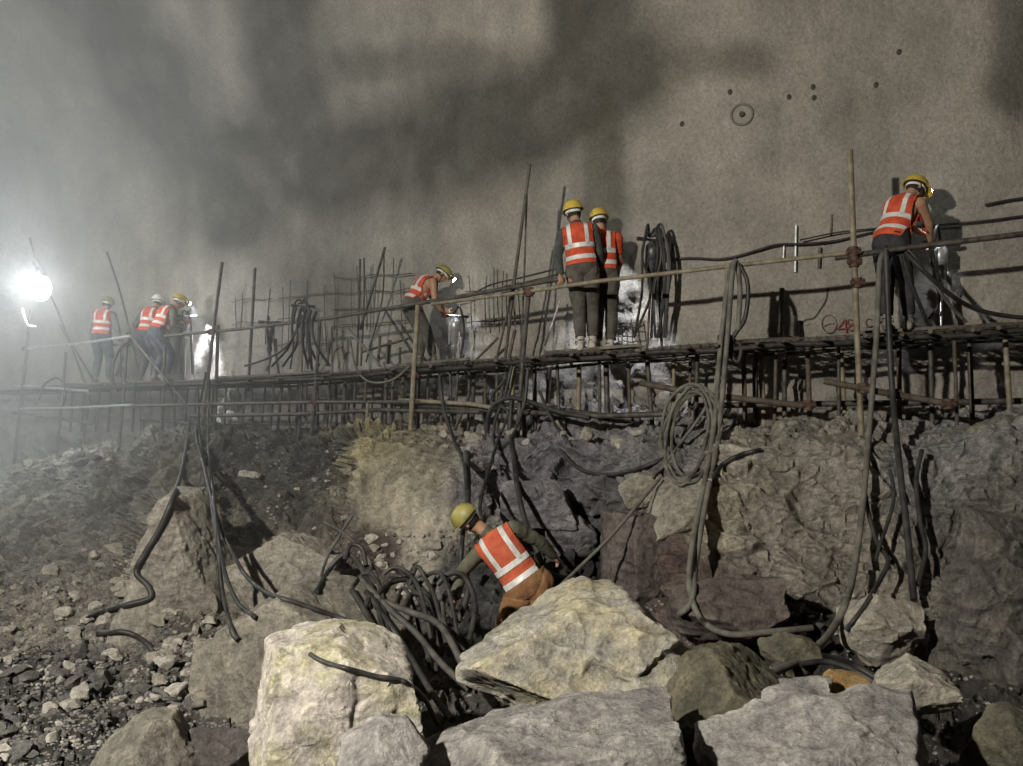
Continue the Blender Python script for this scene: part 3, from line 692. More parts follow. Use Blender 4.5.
# handrails
bearing_pipe('handrail', [(432, 304), (510, 294), (600, 281), (740, 265), (856, 252)], 0, .027, M['steel_tan'])
bearing_pipe('handrail', [(835, 258), (905, 248), (1023, 234), (1200, 214)], .03, .032, M['steel_dark'])
bearing_pipe('handrail', [(165, 336), (240, 329), (330, 318), (440, 300), (560, 279)], .05, .03, M['steel_dark'])
bearing_pipe('handrail', [(22, 349), (75, 344), (132, 336)], 0, .03, M['steel_pale'])
# lower ledgers, in front and behind
for seq, o, r, mt in (([(130, 406), (220, 404), (320, 402), (420, 402)], 0, .03, 'steel_dark'), ([(190, 416), (300, 414), (380, 410), (480, 412)], .1, .034, 'steel_dark'),
                      ([(395, 404), (440, 407), (520, 412), (600, 416), (668, 414)], .12, .034, 'steel_dark'), ([(15, 386), (50, 388), (88, 391)], 0, .028, 'steel_pale'),
                      ([(4, 409), (70, 408), (132, 405)], 0, .028, 'steel_pale'), ([(12, 413), (60, 418), (92, 424)], .1, .03, 'steel_dark'), ([(640, 383), (700, 394), (770, 402), (806, 406)], .05, .036, 'steel_rust'),
                      ([(824, 381), (880, 392), (950, 404)], -.05, .036, 'steel_rust'), ([(690, 406), (800, 404), (900, 403), (1023, 401), (1150, 399)], .75, .036, 'steel_dark'),
                      ([(500, 404), (560, 410), (640, 420)], .6, .034, 'steel_dark'), ([(400, 400), (470, 404), (500, 409)], .02, .03, 'steel_tan'), ([(140, 420), (200, 424), (300, 424)], .6, .03, 'steel_dark')):
    bearing_pipe('ledger', seq, o, r, M[mt])
# bearers beneath the deck
for o, dz, r in ((.02, -.06, .03), (.45, -.06, .024), (1.0, -.06, .024)):
    seq = [x for x in (-100, 0, 60, 120, 200, 300, 380, 440, 520, 600, 680, 760, 850, 940, 1023, 1120, 1250)]
    for a in range(0, len(seq) - 2, 3):
        xs = np.linspace(seq[a], seq[min(a + 3, len(seq) - 1)], 10)
        pipe('deck_bearer', [deck(x, o, dz + .012 * math.sin(x * .05 + o * 9)) for x in xs], r, M['steel_black'])
xs = list(np.linspace(28, 1080, 30))
for k, x in enumerate(xs):
    x += random.uniform(-8, 8)
    pipe('transom', [deck(x, -.12 - random.random() * .15, -.03), deck(x, 1.22, -.03)], .024, M['steel_dark' if k % 3 else 'steel_rust'])
# deck: welded wire mats with boards here and there
edges = [38, 100, 160, 215, 270, 330, 385, 440, 492, 545, 600, 662, 728, 800, 876, 955, 1040, 1130]
for k, (a, b) in enumerate(zip(edges, edges[1:])):
    mb = MB(); dz = .0 + .012 * (k % 2)
    for j in range(8):
        o = .02 + j * .155; mb.tube([deck(x, o, dz) for x in np.linspace(a - 3, b + 3, 5)], .006, 5)
    L = (deck(b, .5) - deck(a, .5)).length; n = max(6, int(L / .1))
    for j in range(n + 1):
        x = a + (b - a) * j / n; mb.tube([deck(x, .0, dz + .012), deck(x, 1.12, dz + .012)], .006, 5)
    # a second mat lies on the first, turned a little
    for j in range(9 if k % 3 == 0 else 0):
        o = .06 + j * .12; mb.tube([deck(x, o + .05 * math.sin(x), dz + .03) for x in np.linspace(a, b, 5)], .007, 5)
    mb.build('wire_mat', M['rebar'], sc_root)
for a, b, o, w in ((395, 470, .3, .12), (430, 520, .62, .13), (545, 640, .35, .14), (548, 636, .68, .12), (60, 150, .4, .14), (130, 230, .7, .13), (215, 330, .3, .13), (300, 400, .72, .13), (690, 800, .8, .12), (860, 960, .45, .13), (880, 1000, .8, .12)):
    xs = np.linspace(a, b, 6); rings = []
    mb = MB(); z = .05
    for x0, x1 in ((a, b),):
        pts = [deck(x, o, z) for x in xs]
        vs_ = []; fs = []
        for x in xs:
            for (oo, zz) in ((o - w, z), (o + w, z), (o + w, z + .035), (o - w, z + .035)): vs_.append(deck(x, oo, zz))
        for i in range(len(xs) - 1):
            for j in range(4): fs.append((i * 4 + j, i * 4 + (j + 1) % 4, i * 4 + 4 + (j + 1) % 4, i * 4 + 4 + j))
        fs += [(0, 3, 2, 1), tuple(len(vs_) - 4 + j for j in range(4))]
        mb.add(vs_, fs)
    mb.build('plank', M['plank'], sc_root, smooth=False)
# posts: (top, bottom, distance behind the handrail line, radius, material)
posts = [((850, 150), (857, 330), (863, 470), 0.0, .035, 'steel_tan'), ((729, 263), (722, 340), (711, 432), -.02, .034, 'steel_tan'), ((418, 305), (414, 370), (410, 440), -.05, .036, 'steel_tan'),
         ((31, 310), (22, 395), (11, 484), 0, .034, 'steel_dark'), ((66, 352), (61, 410), (55, 470), .05, .034, 'steel_dark'), ((222, 262), (211, 350), (200, 452), 0, .034, 'steel_dark'), ((218, 325), (216, 390), (213, 455), .1, .034, 'steel_dark'),
         ((127, 332), (124, 390), (118, 452), .05, .036, 'steel_dark'), ((165, 345), (163, 400), (158, 470), .1, .034, 'steel_dark'), ((320, 318), (316, 380), (308, 470), .05, .03, 'steel_dark'),
         ((255, 268), (251, 340), (248, 392), .5, .03, 'steel_dark'), ((529, 290), (522, 370), (517, 446), .02, .03, 'steel_dark'), ((368, 402), (365, 440), (360, 490), 0, .028, 'steel_tan'),
         ((302, 380), (300, 420), (296, 455), .3, .028, 'steel_dark'), ((90, 395), (86, 420), (82, 450), .3, .03, 'steel_dark')]
for a, m_, b, o, r, mt in posts: pipe('post', [at(*a, o), at(*m_, o), at(*b, o)], r, M[mt], n=3)
# props between the deck and the ledge: one by one as they stand
props = [(474, 440, .9), (486, 438, .5), (497, 438, .3), (512, 440, .1), (524, 436, .4), (536, 430, .5), (548, 430, .9), (559, 428, .4), (579, 426, .8), (601, 424, .25), (608, 424, .8), (628, 422, .5), (650, 432, .5), (674, 430, .7), (690, 425, .9), (697, 424, .4),
         (745, 440, .6), (757, 440, .9), (764, 440, .9), (777, 436, .5), (787, 436, .95), (810, 430, .45), (838, 425, .6), (845, 424, .95), (900, 425, .6), (935, 430, .5), (957, 425, .1), (971, 420, .6), (1008, 420, .5), (1050, 420, .5)]
for k, (x, y, o) in enumerate(props):
    p0 = deck(x + random.uniform(-3, 3), o, -.06); p1 = at(x + random.uniform(-3, 3), y, o)
    pipe('prop', [p0, p1], random.choice([.022, .03, .036]), M[['steel_dark', 'steel_rust', 'steel_dark', 'steel_tan', 'steel_rust'][k % 5]])
for k, x in enumerate(np.linspace(140, 468, 36)):
    x += random.uniform(-3, 3); o = random.choice([.2, .5, .8, 1.0]); p0 = deck(x, o, -.05); p1 = at(x + random.uniform(-4, 4), random.uniform(418, 442), o)
    pipe('prop', [p0, p1], random.uniform(.018, .032), M['steel_dark' if k % 4 else 'steel_rust'])
for x in (72, 84, 98, 110, 122, 134): pipe('prop', [deck(x, .6, -.05), at(x - 2, 432, .6)], .028, M['steel_dark'])
# braces
for a, b, o in (((60, 325), (98, 388), .3), ((130, 335), (186, 404), -.02), ((386, 312), (412, 352), .8), ((362, 352), (410, 338), .8), ((515, 330), (500, 400), .3), ((470, 392), (455, 430), .1), ((128, 345), (116, 376), .4)):
    pipe('brace', [at(*a, o), at(*b, o)], .024, M['steel_dark'])
# clamps at the crossings
for x, y, o in ((853, 252, -.01), (854, 262, -.01), (857, 283, -.01), (724, 338, 0), (808, 405, .05), (893, 394, -.04), (948, 404, -.04), (529, 292, 0), (211, 332, 0), (127, 340, 0), (26, 349, 0), (414, 376, 0), (863, 388, -.02), (210, 405, 0), (315, 402, 0)):
    c = at(x, y, o); mb = MB()
    mb.tube([c + Vector((0, 0, -.055)), c + Vector((0, 0, .055))], .056, 10); mb.tube([c + Vector((-.075, -.02, 0)), c + Vector((.075, -.02, 0))], .036, 8); mb.tube([c + Vector((.05, -.07, .03)), c + Vector((.05, .02, .03))], .014, 6)
    mb.build('clamp', M['clamp'], sc_root)

# ------------------------------------------------------------------ bars leaning or standing loose on the deck
def rod(pts, r, label, mat='rebar', group=None, name='steel_bar'):
    b = MB(); b.tube(catmull(pts, 4) if len(pts) > 2 else pts, r, 7); o = b.build(name, M[mat]); tag(o, label, 'steel bar', group); return o
rod([at(530, 164, .1), at(517, 262, .15), at(505, 360, .3)], .022, 'long dark steel bar leaning highest beside the middle of the scaffold', 'steel_dark')
rod([at(527, 190, .2), at(524, 280, .25), at(520, 362, .3)], .014, 'thin upright bar beside the tallest leaning bar', 'steel_dark')
rod([at(521, 230, .2), at(510, 300, .25), at(496, 362, .35)], .016, 'short leaning bar left of the tallest leaning bar', 'steel_dark')
rod([at(107, 252, .3), at(122, 300, .3), at(140, 380, .3)], .024, 'dark bar leaning between the two groups of workers at left', 'steel_dark')
rod([at(33, 262, .4), at(58, 312, .4), at(86, 386, .4)], .024, 'dark bar leaning away from the bright lamp', 'steel_dark')
rod([at(360, 259, .8), at(359, 300, .8), at(357, 366, .8)], .02, 'left one of two upright bars left of the bent worker', 'steel_dark')
rod([at(364, 258, .9), at(364, 300, .9), at(361, 366, .9)], .016, 'right one of two upright bars left of the bent worker', 'steel_dark')
rod([at(385, 247, .6), at(374, 285, .6), at(360, 330, .7)], .022, 'slanting bar just right of the two upright bars', 'steel_dark')
rod([at(384, 252, .9), at(382, 300, .9), at(366, 362, .6)], .014, 'thin bent bar behind the slanting bar', 'steel_dark')
rod([at(330, 342, .6), at(327, 366, .6)], .024, 'short stub of bar standing on the deck by the hose bundle', 'rebar')
rod([at(380, 336, .5), at(378, 364, .5)], .024, 'short stub of bar on the deck right of the slanting bar', 'rebar')
rod([at(390, 340, .9), at(388, 364, .9)], .03, 'thick stub of bar on the deck left of the bent worker', 'rebar')
rod([at(782, 288, 1.2), at(780, 334, 1.2)], .03, 'dark strip for the post shadow on the wall right of the hose loop', 'steel_dark')  # dark strip added where the post's shadow falls on the wall
rod([at(793, 316, 1.1), at(792, 336, 1.1)], .035, 'short dark stub near the red painted mark', 'steel_dark')
rod([at(498, 338, 1.0), at(470, 366, 1.0)], .02, 'bar lying aslant on the deck behind the middle rods')
rod([at(545, 345, .5), at(560, 300, 1.1)], .014, 'thin bar leaning on the wall left of the two standing workers')

# bent wire mesh left of the middle: exposed reinforcement of the wall
def mesh_mat(x0, x1, y0, y1, nx, ny, o, label, r=.011, jit=2.0, drop=.25):
    root = thing('rebar_mesh', at((x0 + x1) / 2, y1, o), label, 'rebar mesh')
    for k in range(nx):
        x = x0 + (x1 - x0) * (k + .5) / nx + random.uniform(-jit, jit)
        if random.random() < drop: continue
        pipe('upright_bar', [at(x + random.uniform(-2, 2), y0 + random.uniform(-6, 14), o), at(x, (y0 + y1) / 2, o), at(x + random.uniform(-2, 2), y1, o)], r, M['rebar'], root, 5)
    for k in range(ny):
        y = y0 + (y1 - y0) * (k + .7) / ny
        pipe('cross_bar', [at(x, y + random.uniform(-2, 2) - (x - x0) * .06, o + .015) for x in np.linspace(x0, x1, 5)], r, M['rebar'], root, 5)
mesh_mat(278, 330, 280, 352, 6, 3, 1.2, 'exposed wire mesh on the wall behind the hose bundle')
mesh_mat(332, 412, 268, 330, 10, 4, 1.2, 'exposed wire mesh on the wall left of the bent worker')
mesh_mat(466, 520, 272, 330, 7, 2, 1.2, 'exposed wire mesh on the wall right of the bent worker')
mesh_mat(606, 640, 318, 352, 7, 5, 1.15, 'fine wire mesh over the brightly lit hole beside the two standing workers', .008, 1, 0)
mesh_mat(232, 272, 285, 330, 5, 2, 1.2, 'bent wire mesh on the wall right of the bright patch at left')
# short starter bars sticking out of the wall
for x, y0, y1, lab in ((672, 243, 262, 'short bar sticking up from the wall cable beside the hung hoses'), (796, 225, 272, 'shiny anchor bar standing on the wall cable left of the tall tan post'), (784, 245, 262, 'thin bar hanging from the wall cable, left of the shiny anchor bar'),
                       (820, 247, 268, 'thick short bar below the wall cable by the tall tan post'), (832, 215, 236, 'thin wire stub above the wall cable by the tall tan post'), (656, 255, 300, 'thin wire on the wall below the hung hoses')):
    rod([onwall(x, y0, .06), onwall(x - 1, y1, .05)], .012 if 'thin' in lab else .018, lab, 'steel_pale' if 'shiny' in lab else 'rebar', None, 'anchor_bar')

# ------------------------------------------------------------------ cables and hoses
def hose(pts, r, mat, label, name='hose', cat='hose', n=7, sides=8):
    q = catmull(pts, n); q = drape(q, r) if min(p.y for p in q) > 6.2 else q; b = MB(); b.tube(q, r, sides); o = b.build(name, M[mat]); tag(o, label, cat); return o
def A(seq, o=0): return [at(s[0], s[1], s[2] if len(s) > 2 else o) for s in seq]
def G(seq, lift=.03): return [q for q in (bank_at(s[0], s[1], s[2] if len(s) > 2 else lift) for s in seq) if q]
hose(A([(660, 261), (690, 258), (720, 259), (745, 254), (775, 245), (800, 244), (835, 241), (880, 231), (930, 226), (985, 221), (1040, 214), (1110, 208), (1200, 205)], 1.25), .015, 'hose_black', 'dark cable sagging along the wall from the hung hoses to the right', 'cable', 'cable')
hose(A([(560, 268), (520, 278), (490, 285), (465, 298), (440, 304)], 1.1), .014, 'hose_black', 'dark cable along the wall behind the middle rods', 'cable', 'cable')
hose(A([(800, 240), (840, 232), (880, 228)], 1.22), .01, 'hose_black', 'thin wire above the wall cable by the tall tan post', 'cable', 'cable')
hose(A([(985, 205), (1010, 200), (1040, 197), (1100, 196), (1180, 190)], 1.25), .016, 'hose_black', 'short dark cable at the right edge above the long one', 'cable', 'cable')
# pair hanging from the handrail by the post, down to the reddish rock
def hang(seq, seq2): return A(seq) + G(seq2)
hose(hang([(738, 330, -.05), (740, 290, -.08), (737, 264, -.05), (733, 268, -.12), (728, 330, -.12), (722, 400, -.15), (716, 450, -.2)], []) + [P(706, 500, 9.0), P(696, 560, 8.6), P(692, 600, 8.3), P(680, 614, 8.1)], .03, 'hose_grey', 'grey hose doubled over the handrail and hanging down to the reddish rock')
hose(A([(730, 270, -.1), (721, 340, -.12), (714, 430, -.15)]) + [P(703, 490, 9.1), P(692, 548, 8.6), P(690, 590, 8.25), P(702, 620, 7.9), P(728, 634, 7.6), P(770, 632, 7.6), P(812, 628, 7.7)], .028, 'hose_grey', 'grey hose hanging beside the doubled one and curving along the floor')
hose(A([(740, 265, -.03), (748, 285, -.05), (745, 318, -.05), (734, 336, -.03), (730, 352, 0), (738, 362, 0), (741, 346, .02), (732, 340, .05)]), .026, 'hose_black', 'dark hose loop hanging off the handrail beside the doubled hose')
hose(A([(888, 252, -.08), (880, 262, -.1), (877, 330, -.12), (870, 420, -.2)]) + [P(866, 470, 9.0), P(860, 530, 8.6), P(850, 590, 8.2), P(832, 630, 7.5), P(806, 656, 6.9), P(770, 674, 6.5)], .032, 'hose_grey', 'pale grey hose hanging from the handrail in front of the right worker')
hose(A([(886, 250, -.1), (889, 330, -.15), (893, 400, -.2)]) + [P(900, 470, 8.8), P(908, 540, 8.4), P(914, 600, 8.05)], .034, 'hose_black', 'black and rusty straight hose hanging down to the pale rounded rock')
hose(A([(903, 256, -.05), (912, 285, .05), (922, 310, .2), (930, 330, .4)]), .022, 'hose_black', 'thin dark hose slanting past the right worker to the deck')
hose(A([(905, 252, -.06), (928, 275, 0), (955, 298, .2), (985, 312, .5), (1030, 318, .7), (1080, 316, .8), (1130, 312, .9)]), .026, 'hose_black', 'dark hose running right from the handrail down to the deck')
hose(A([(908, 250, 0), (935, 285, .1), (950, 305, .3), (966, 322, .5)]), .02, 'hose_grey', 'thin grey hose slanting down beside the drill at right')
hose([P(864, 470, 9.0), P(866, 500, 8.85), P(876, 540, 8.6), P(888, 560, 8.4), P(880, 580, 8.25), P(862, 610, 7.9), P(846, 630, 7.5)], .022, 'hose_black', 'dark hose curling down the right bank behind the pale grey hose')
hose([P(922, 450, 9.0), P(916, 480, 8.85), P(920, 520, 8.6), P(926, 550, 8.4), P(918, 585, 8.15)], .024, 'hose_black', 'short black hose on the bank right of the straight hanging hose')
hose([P(890, 470, 8.95), P(894, 500, 8.75), P(880, 545, 8.5), P(876, 560, 8.4)], .018, 'hose_black', 'thin hose crossing the straight hanging hose on the bank')
# coil hung on the slanted pipe
def coil(cx, cy, rx, ry, n, o, label, r=.018, mat='hose_grey', seed=3):
    rg = random.Random(seed); pts = []
    for k in range(n * 14):
        t = 2 * math.pi * k / 14; w = k / 14
        dx = rg.uniform(-1.5, 1.5) + 5 * math.sin(w * 2.1); pts.append(at(cx + dx + (rx + 4 * math.sin(w * 1.7)) * math.sin(t) + 6 * math.cos(t), cy - (ry + 4 * math.cos(w * 2.3)) * math.cos(t) + 3 * math.sin(w), o + .015 * math.sin(w * 3) - .02 * (w % 3)))
    return hose(pts, r, mat, label, 'hose_coil', 'hose coil', 3, 7)
coil(690, 434, 24, 46, 6, -.06, 'coil of grey hose hanging from the slanted pipe above the yellowish block')
hose(A([(652, 478, -.15), (662, 468, -.1), (680, 444, -.12), (703, 412, -.1), (708, 398, -.05)]), .018, 'hose_grey', 'straight grey hose end crossing the hanging coil')
hose([P(660, 478, 9.4), P(640, 502, 9.1), P(612, 535, 8.9), P(585, 562, 8.7), P(556, 590, 8.4)], .018, 'hose_grey', 'taut grey line running from the coil down to the crouching worker')
hose(G([(560, 450, .1), (578, 468, .08), (605, 475, .08), (640, 468, .08), (665, 458, .05)]), .022, 'hose_black', 'dark hose sagging over the ledge left of the coil')
hose([bank_at(712, 480, .08), bank_at(722, 465, .06), bank_at(740, 455, .06), bank_at(760, 450, .06)], .024, 'hose_black', 'dark hose lying over the lip of the bank beside the pale slab')
# middle: hoses going down to the crouching worker
hose(A([(512, 395, -.05), (510, 430, -.1), (514, 460, -.3)]) + [P(518, 490, 9.9), P(525, 520, 9.6), P(536, 548, 9.3), P(548, 572, 9.2), P(572, 580, 9.3)], .03, 'hose_black', 'thick black hose dropping past the right shoulder of the crouching worker')
hose(A([(505, 380, 0), (490, 400, -.05), (508, 412, -.1), (498, 440, -.15)]) + [P(486, 480, 9.8), P(480, 505, 9.3), P(482, 520, 9.1)], .02, 'hose_black', 'thin hose running down behind the neck of the crouching worker')
hose([P(466, 452, 10.2), P(468, 480, 9.9), P(467, 505, 9.0)], .034, 'hose_black', 'thick black hose end above the helmet of the crouching worker')
hose(A([(440, 378, -.05), (444, 410, -.1), (456, 445, -.15)]) + [P(464, 462, 10.2), P(466, 500, 9.3), P(462, 540, 8.6), P(460, 575, 8.5)], .026, 'hose_black', 'black hose falling from the deck to the hands of the crouching worker')
hose(A([(486, 440, -.1), (490, 410, -.12), (508, 398, -.1), (530, 402, -.05), (560, 412, 0), (590, 418, .02)]), .03, 'hose_black', 'thick black hose arching under the deck in the middle')
hose(A([(512, 366, -.02), (505, 395, -.06), (494, 425, -.1), (496, 448, -.1), (510, 440, -.12), (524, 405, -.1), (528, 370, -.05)]), .02, 'hose_black', 'dark hose looped below the deck under the tallest leaning bar')
hose(A([(540, 392, 0), (548, 412, -.02), (560, 432, -.05), (572, 445, -.08)]), .02, 'hose_black', 'thin hose trailing under the deck right of the loop')
# left: long hoses from the deck to the floor
hose(A([(206, 372, -.05), (196, 430, -.15)]) + [P(205, 470, 11.5), P(216, 530, 8.95), P(222, 590, 8.6), P(232, 630, 8.2), P(238, 640, 8.0)], .022, 'hose_black', 'left one of the dark hoses fanning out before the pale spur')
hose(A([(210, 380, -.05), (208, 440, -.2)]) + [P(214, 500, 9.6), P(222, 560, 8.6), P(236, 600, 8.1), P(256, 618, 7.7)], .02, 'hose_black', 'middle one of the dark hoses fanning out before the pale spur')
hose(A([(198, 385, -.05), (200, 440, -.2)]) + [P(212, 500, 9.7), P(236, 560, 8.7), P(262, 590, 7.9), P(300, 604, 7.3), P(345, 620, 6.9)], .02, 'hose_black', 'right one of the dark hoses fanning out over the brown grey boulder')
hose(A([(190, 420, -.1)]) + [P(182, 470, 13.5), P(164, 520, 10.2), P(146, 552, 9.6), P(136, 572, 9.4)] + G([(148, 586), (150, 598), (130, 604), (108, 610), (84, 620)]), .03, 'hose_black', 'black hose snaking down the left bank left of the pale spur')
hose(G([(96, 634), (125, 632), (145, 642), (156, 658), (150, 668)]), .026, 'hose_black', 'dark hose end lying in the left rubble')
hose(G([(150, 690), (162, 692), (172, 704), (190, 706), (205, 703)], .04), .024, 'hose_grey', 'pale hose end lying in the dark rubble beside the brown boulder')
hose(A([(130, 338, 0), (118, 352, -.02), (112, 372, -.05), (116, 392, 0)]), .03, 'hose_black', 'dark hose hung over the pale handrail at far left')
hose(A([(40, 400, -.05), (44, 385, -.1), (58, 378, -.05), (66, 392, 0), (62, 408, .05)]), .026, 'hose_black', 'dark hose arch at the far left end of the deck')
hose(A([(350, 340, -.05), (356, 368, -.12), (370, 382, -.12), (392, 380, -.1), (410, 366, -.05)]), .018, 'hose_grey', 'grey hose sagging below the deck left of the tan post')
hose(A([(348, 328, 0), (358, 340, -.02), (372, 356, -.02), (380, 366, 0)]), .02, 'hose_grey', 'short grey hose slanting from the rail left of the bent worker')
# the bundle on the rail beside the small drill
for k, (dx, l, lab) in enumerate(((0, 'first', 'leftmost'), (5, 's', 'second'), (10, 't', 'third'), (15, 'f', 'fourth'), (20, 'r', 'rightmost'))):
    hose(A([(296 + dx, 308 + k, .1), (292 + dx, 325, -.05), (290 + dx * 1.3, 345, -.02), (286 + dx * 2.2 - (14 if k < 2 else 0), 366, .2)]), .022, 'hose_black', lab + ' black hose of the bundle on the handrail left of the wire mesh')
hose(A([(300, 322, -.02), (288, 345, -.05), (268, 358, .05), (245, 366, .2)]), .022, 'hose_black', 'black hose curving left from the bundle down to the deck')
# the pile of black hoses before the crouching worker
pile = [([(318, 590, 8.2), (326, 560, 8.4), (340, 535, 8.5), (352, 516, 8.6)], .018, 'hose_grey', 'thin grey hose end poking up left of the hose pile'),
        ([(324, 522, 8.6), (345, 534, 8.4), (366, 556, 8.2), (378, 580, 7.9), (384, 606, 7.6)], .022, 'hose_grey', 'grey hose running into the top of the hose pile'),
        ([(316, 592, 7.9), (332, 565, 8.0), (346, 554, 8.0), (358, 562, 7.9), (372, 590, 7.6)], .03, 'hose_black', 'black hose arching at the left of the hose pile'),
        ([(376, 596, 7.7), (392, 582, 7.8), (412, 580, 7.9), (424, 592, 7.8), (432, 604, 7.7)], .034, 'hose_black', 'thick black hose arching in the middle of the hose pile'),
        ([(430, 596, 7.8), (436, 580, 7.9), (444, 571, 7.9), (448, 586, 7.8), (442, 606, 7.6), (446, 632, 7.3)], .034, 'hose_black', 'thick black hose in a tight bend left of the crouching worker'),
        ([(446, 590, 7.7), (456, 576, 7.7), (468, 580, 7.7), (466, 600, 7.6), (458, 622, 7.5)], .034, 'hose_black', 'black hose looped right below the crouching worker'),
        ([(360, 578, 7.7), (386, 606, 7.4), (415, 632, 7.1), (440, 662, 6.8), (470, 690, 6.5)], .032, 'hose_grey', 'long dusty hose crossing the hose pile towards the front'),
        ([(378, 600, 7.6), (410, 612, 7.3), (436, 622, 7.1), (450, 640, 6.9), (462, 664, 6.7)], .034, 'hose_grey', 'dusty hose curving to the edge of the wide yellowish boulder'),
        ([(442, 604, 7.4), (444, 624, 7.2), (452, 640, 7.0), (464, 652, 6.9)], .03, 'hose_grey', 'dusty hose rising from the middle of the pile'),
        ([(352, 590, 7.6), (370, 620, 7.3), (384, 650, 7.0), (396, 680, 6.8)], .032, 'hose_black', 'black hose falling behind the pinkish boulder'),
        ([(400, 570, 8.0), (420, 600, 7.7), (430, 630, 7.4), (428, 660, 7.1)], .03, 'hose_black', 'black hose in the shade of the hose pile'),
        ([(345, 560, 7.9), (350, 545, 8.0), (362, 548, 8.0), (366, 566, 7.9)], .026, 'hose_black', 'small black hose bend on top of the pile'),
        ([(366, 592, 7.5), (400, 640, 7.0), (430, 690, 6.6), (452, 720, 6.2)], .03, 'hose_black', 'lowest black hose of the pile between the boulders')]
for s_, r, mt, lab in pile: hose([P(*q) for q in s_], r * .8, mt.replace('grey', 'dusty'), lab)
for k in range(9):
    x0 = random.uniform(345, 440); y0 = random.uniform(565, 620); w = random.uniform(18, 40)
    s_ = [(x0, y0, 7.7), (x0 + w * .3, y0 - random.uniform(6, 22), 7.7), (x0 + w * .7, y0 - random.uniform(-6, 12), 7.6), (x0 + w, y0 + random.uniform(10, 30), 7.4), (x0 + w * random.uniform(.8, 1.5), y0 + random.uniform(40, 70), 7.1)]
    o = hose([P(*q) for q in s_], random.uniform(.014, .024), 'hose_black', 'thin black hose in the tangle left of the crouching worker'); o['group'] = 'thin hoses of the tangle'
# cable over the pinkish boulder, dark rubber scraps by the orange stone
_b1 = BVHTree.FromPolygons(OBST[0][0].tolist(), OBST[0][1])
def on_b1(px, py):
    d = (P(px, py, 5) - CAM).normalized(); h = _b1.ray_cast(CAM, d); return h[0] - d * .012 if h[0] else P(px, py, 5.25)
hose([on_b1(*q) for q in ((310, 654), (316, 658), (322, 661), (333, 665), (345, 668), (360, 672), (375, 676), (388, 678), (400, 680), (408, 684))] + [P(424, 698, 5.3), P(438, 725, 5.4)], .014, 'hose_black', 'dark flat cable lying over the top of the pinkish boulder', 'cable', 'cable')
hose([P(772, 668, 6.8), P(795, 656, 6.8), P(820, 656, 6.8), P(850, 664, 6.9), P(880, 680, 6.8)], .028, 'hose_black', 'black hose lying above the small orange stone')
hose([P(800, 664, 6.7), P(830, 662, 6.7), P(865, 676, 6.6), P(880, 690, 6.5)], .022, 'hose_black', 'second black hose just below the one above the orange stone')

# ------------------------------------------------------------------ rock drills standing at the wall
def rock_drill(top, foot, label, shiny=True, hoses=0, side=Vector((1, .2, 0))):
    top = Vector(top); foot = Vector(foot); root = thing('rock_drill', foot, label, 'rock drill')
    ax = (foot - top); L = ax.length; ax.normalize(); sd = side.normalized(); fr = ax.cross(sd).normalized(); sd = fr.cross(ax).normalized()
    m1 = M['chrome'] if shiny else M['drill']
    b = MB(); b.tube([top + sd * -.2, top + sd * -.08, top + sd * .08, top + sd * .2], .018, 10); h = b.build('handle', m1, root)
    for s in (-1, 1):
        b = MB(); b.tube([top + sd * s * .1, top + sd * s * .215], .026, 10); b.build('grip', M['plastic'], h)
    p = top + ax * .02
    b = MB(); b.tube([p, p + ax * .05, p + ax * .06, p + ax * .2, p + ax * .22, p + ax * .38, p + ax * .4, p + ax * .44], [.045, .07, .082, .082, .06, .06, .045, .04], 14); body = b.build('cylinder', M['drill'] if not shiny else M['steel_pale'], root)
    for s in (-1, 1):
        b = MB(); b.tube([p + sd * s * .085 + ax * .04, p + sd * s * .075 + ax * .42], .012, 6); b.build('side_bolt', m1, body)
    b = MB(); b.tube([p + ax * .14 - fr * .06, p + ax * .14 - fr * .14, p + ax * .18 - fr * .17], [.03, .03, .024], 10); b.build('air_inlet', m1, body)
    q = p + ax * .44
    b = MB(); b.tube([q, q + ax * .1, q + ax * .12, q + ax * .18], [.05, .05, .034, .03], 12); b.build('chuck', m1, root)
    b = MB(); b.tube([q + ax * .15, foot], .016, 8); b.build('drill_steel', M['chrome'] if shiny else M['rebar'], root)
    b = MB(); pl = p + sd * .1 + ax * .3; b.tube([pl, pl + ax * .25 + sd * .02, pl + ax * .26 + sd * .02, foot + sd * .2], [.034, .034, .022, .02], 10); b.build('air_leg', M['steel_pale'] if shiny else M['steel_dark'], root)
    for k in range(hoses):
        s = random.uniform(-1, 1); w = [top + Vector((random.uniform(-.1, .1), -.05, .03)), top + Vector((s * .12, -.12, .05 + random.uniform(0, .14))), top + Vector((s * .22, -.14, -.25)), top + Vector((s * .17 + random.uniform(-.08, .08), -.12, -.7)), foot + Vector((s * .25, -.1, .15))]
        b = MB(); b.tube(catmull(w, 6), .017, 7); b.build('air_hose', M['hose_black'], root)
    return root
rock_drill(at(940, 243, .95), deck(944, 1.05, .08), 'chrome rock drill with bar handle held by the worker at the right', True, 1)
rock_drill(at(455, 316, .95), deck(453, 1.0, .08), 'chrome rock drill under the headlamp of the bent worker', True, 1)
rock_drill(at(186, 316, .95), deck(184, 1.0, .08), 'brightly lit rock drill beside the leaning worker at left', True, 2)
rock_drill(at(653, 240, 1.0), deck(648, 1.05, .08), 'dark rock drill draped with hoses right of the two standing workers', False, 9)
rock_drill(at(303, 306, .85), deck(301, .9, .08), 'dark rock drill amid the hose bundle left of the wire mesh', False, 3)
rock_drill(at(122, 345, 1.0), deck(120, 1.0, .08), 'rock drill between the two groups of workers at far left', True, 1)
rock_drill(at(270, 322, .95), deck(268, 1.0, .08), 'dark rock drill left of the hose bundle', False, 1)

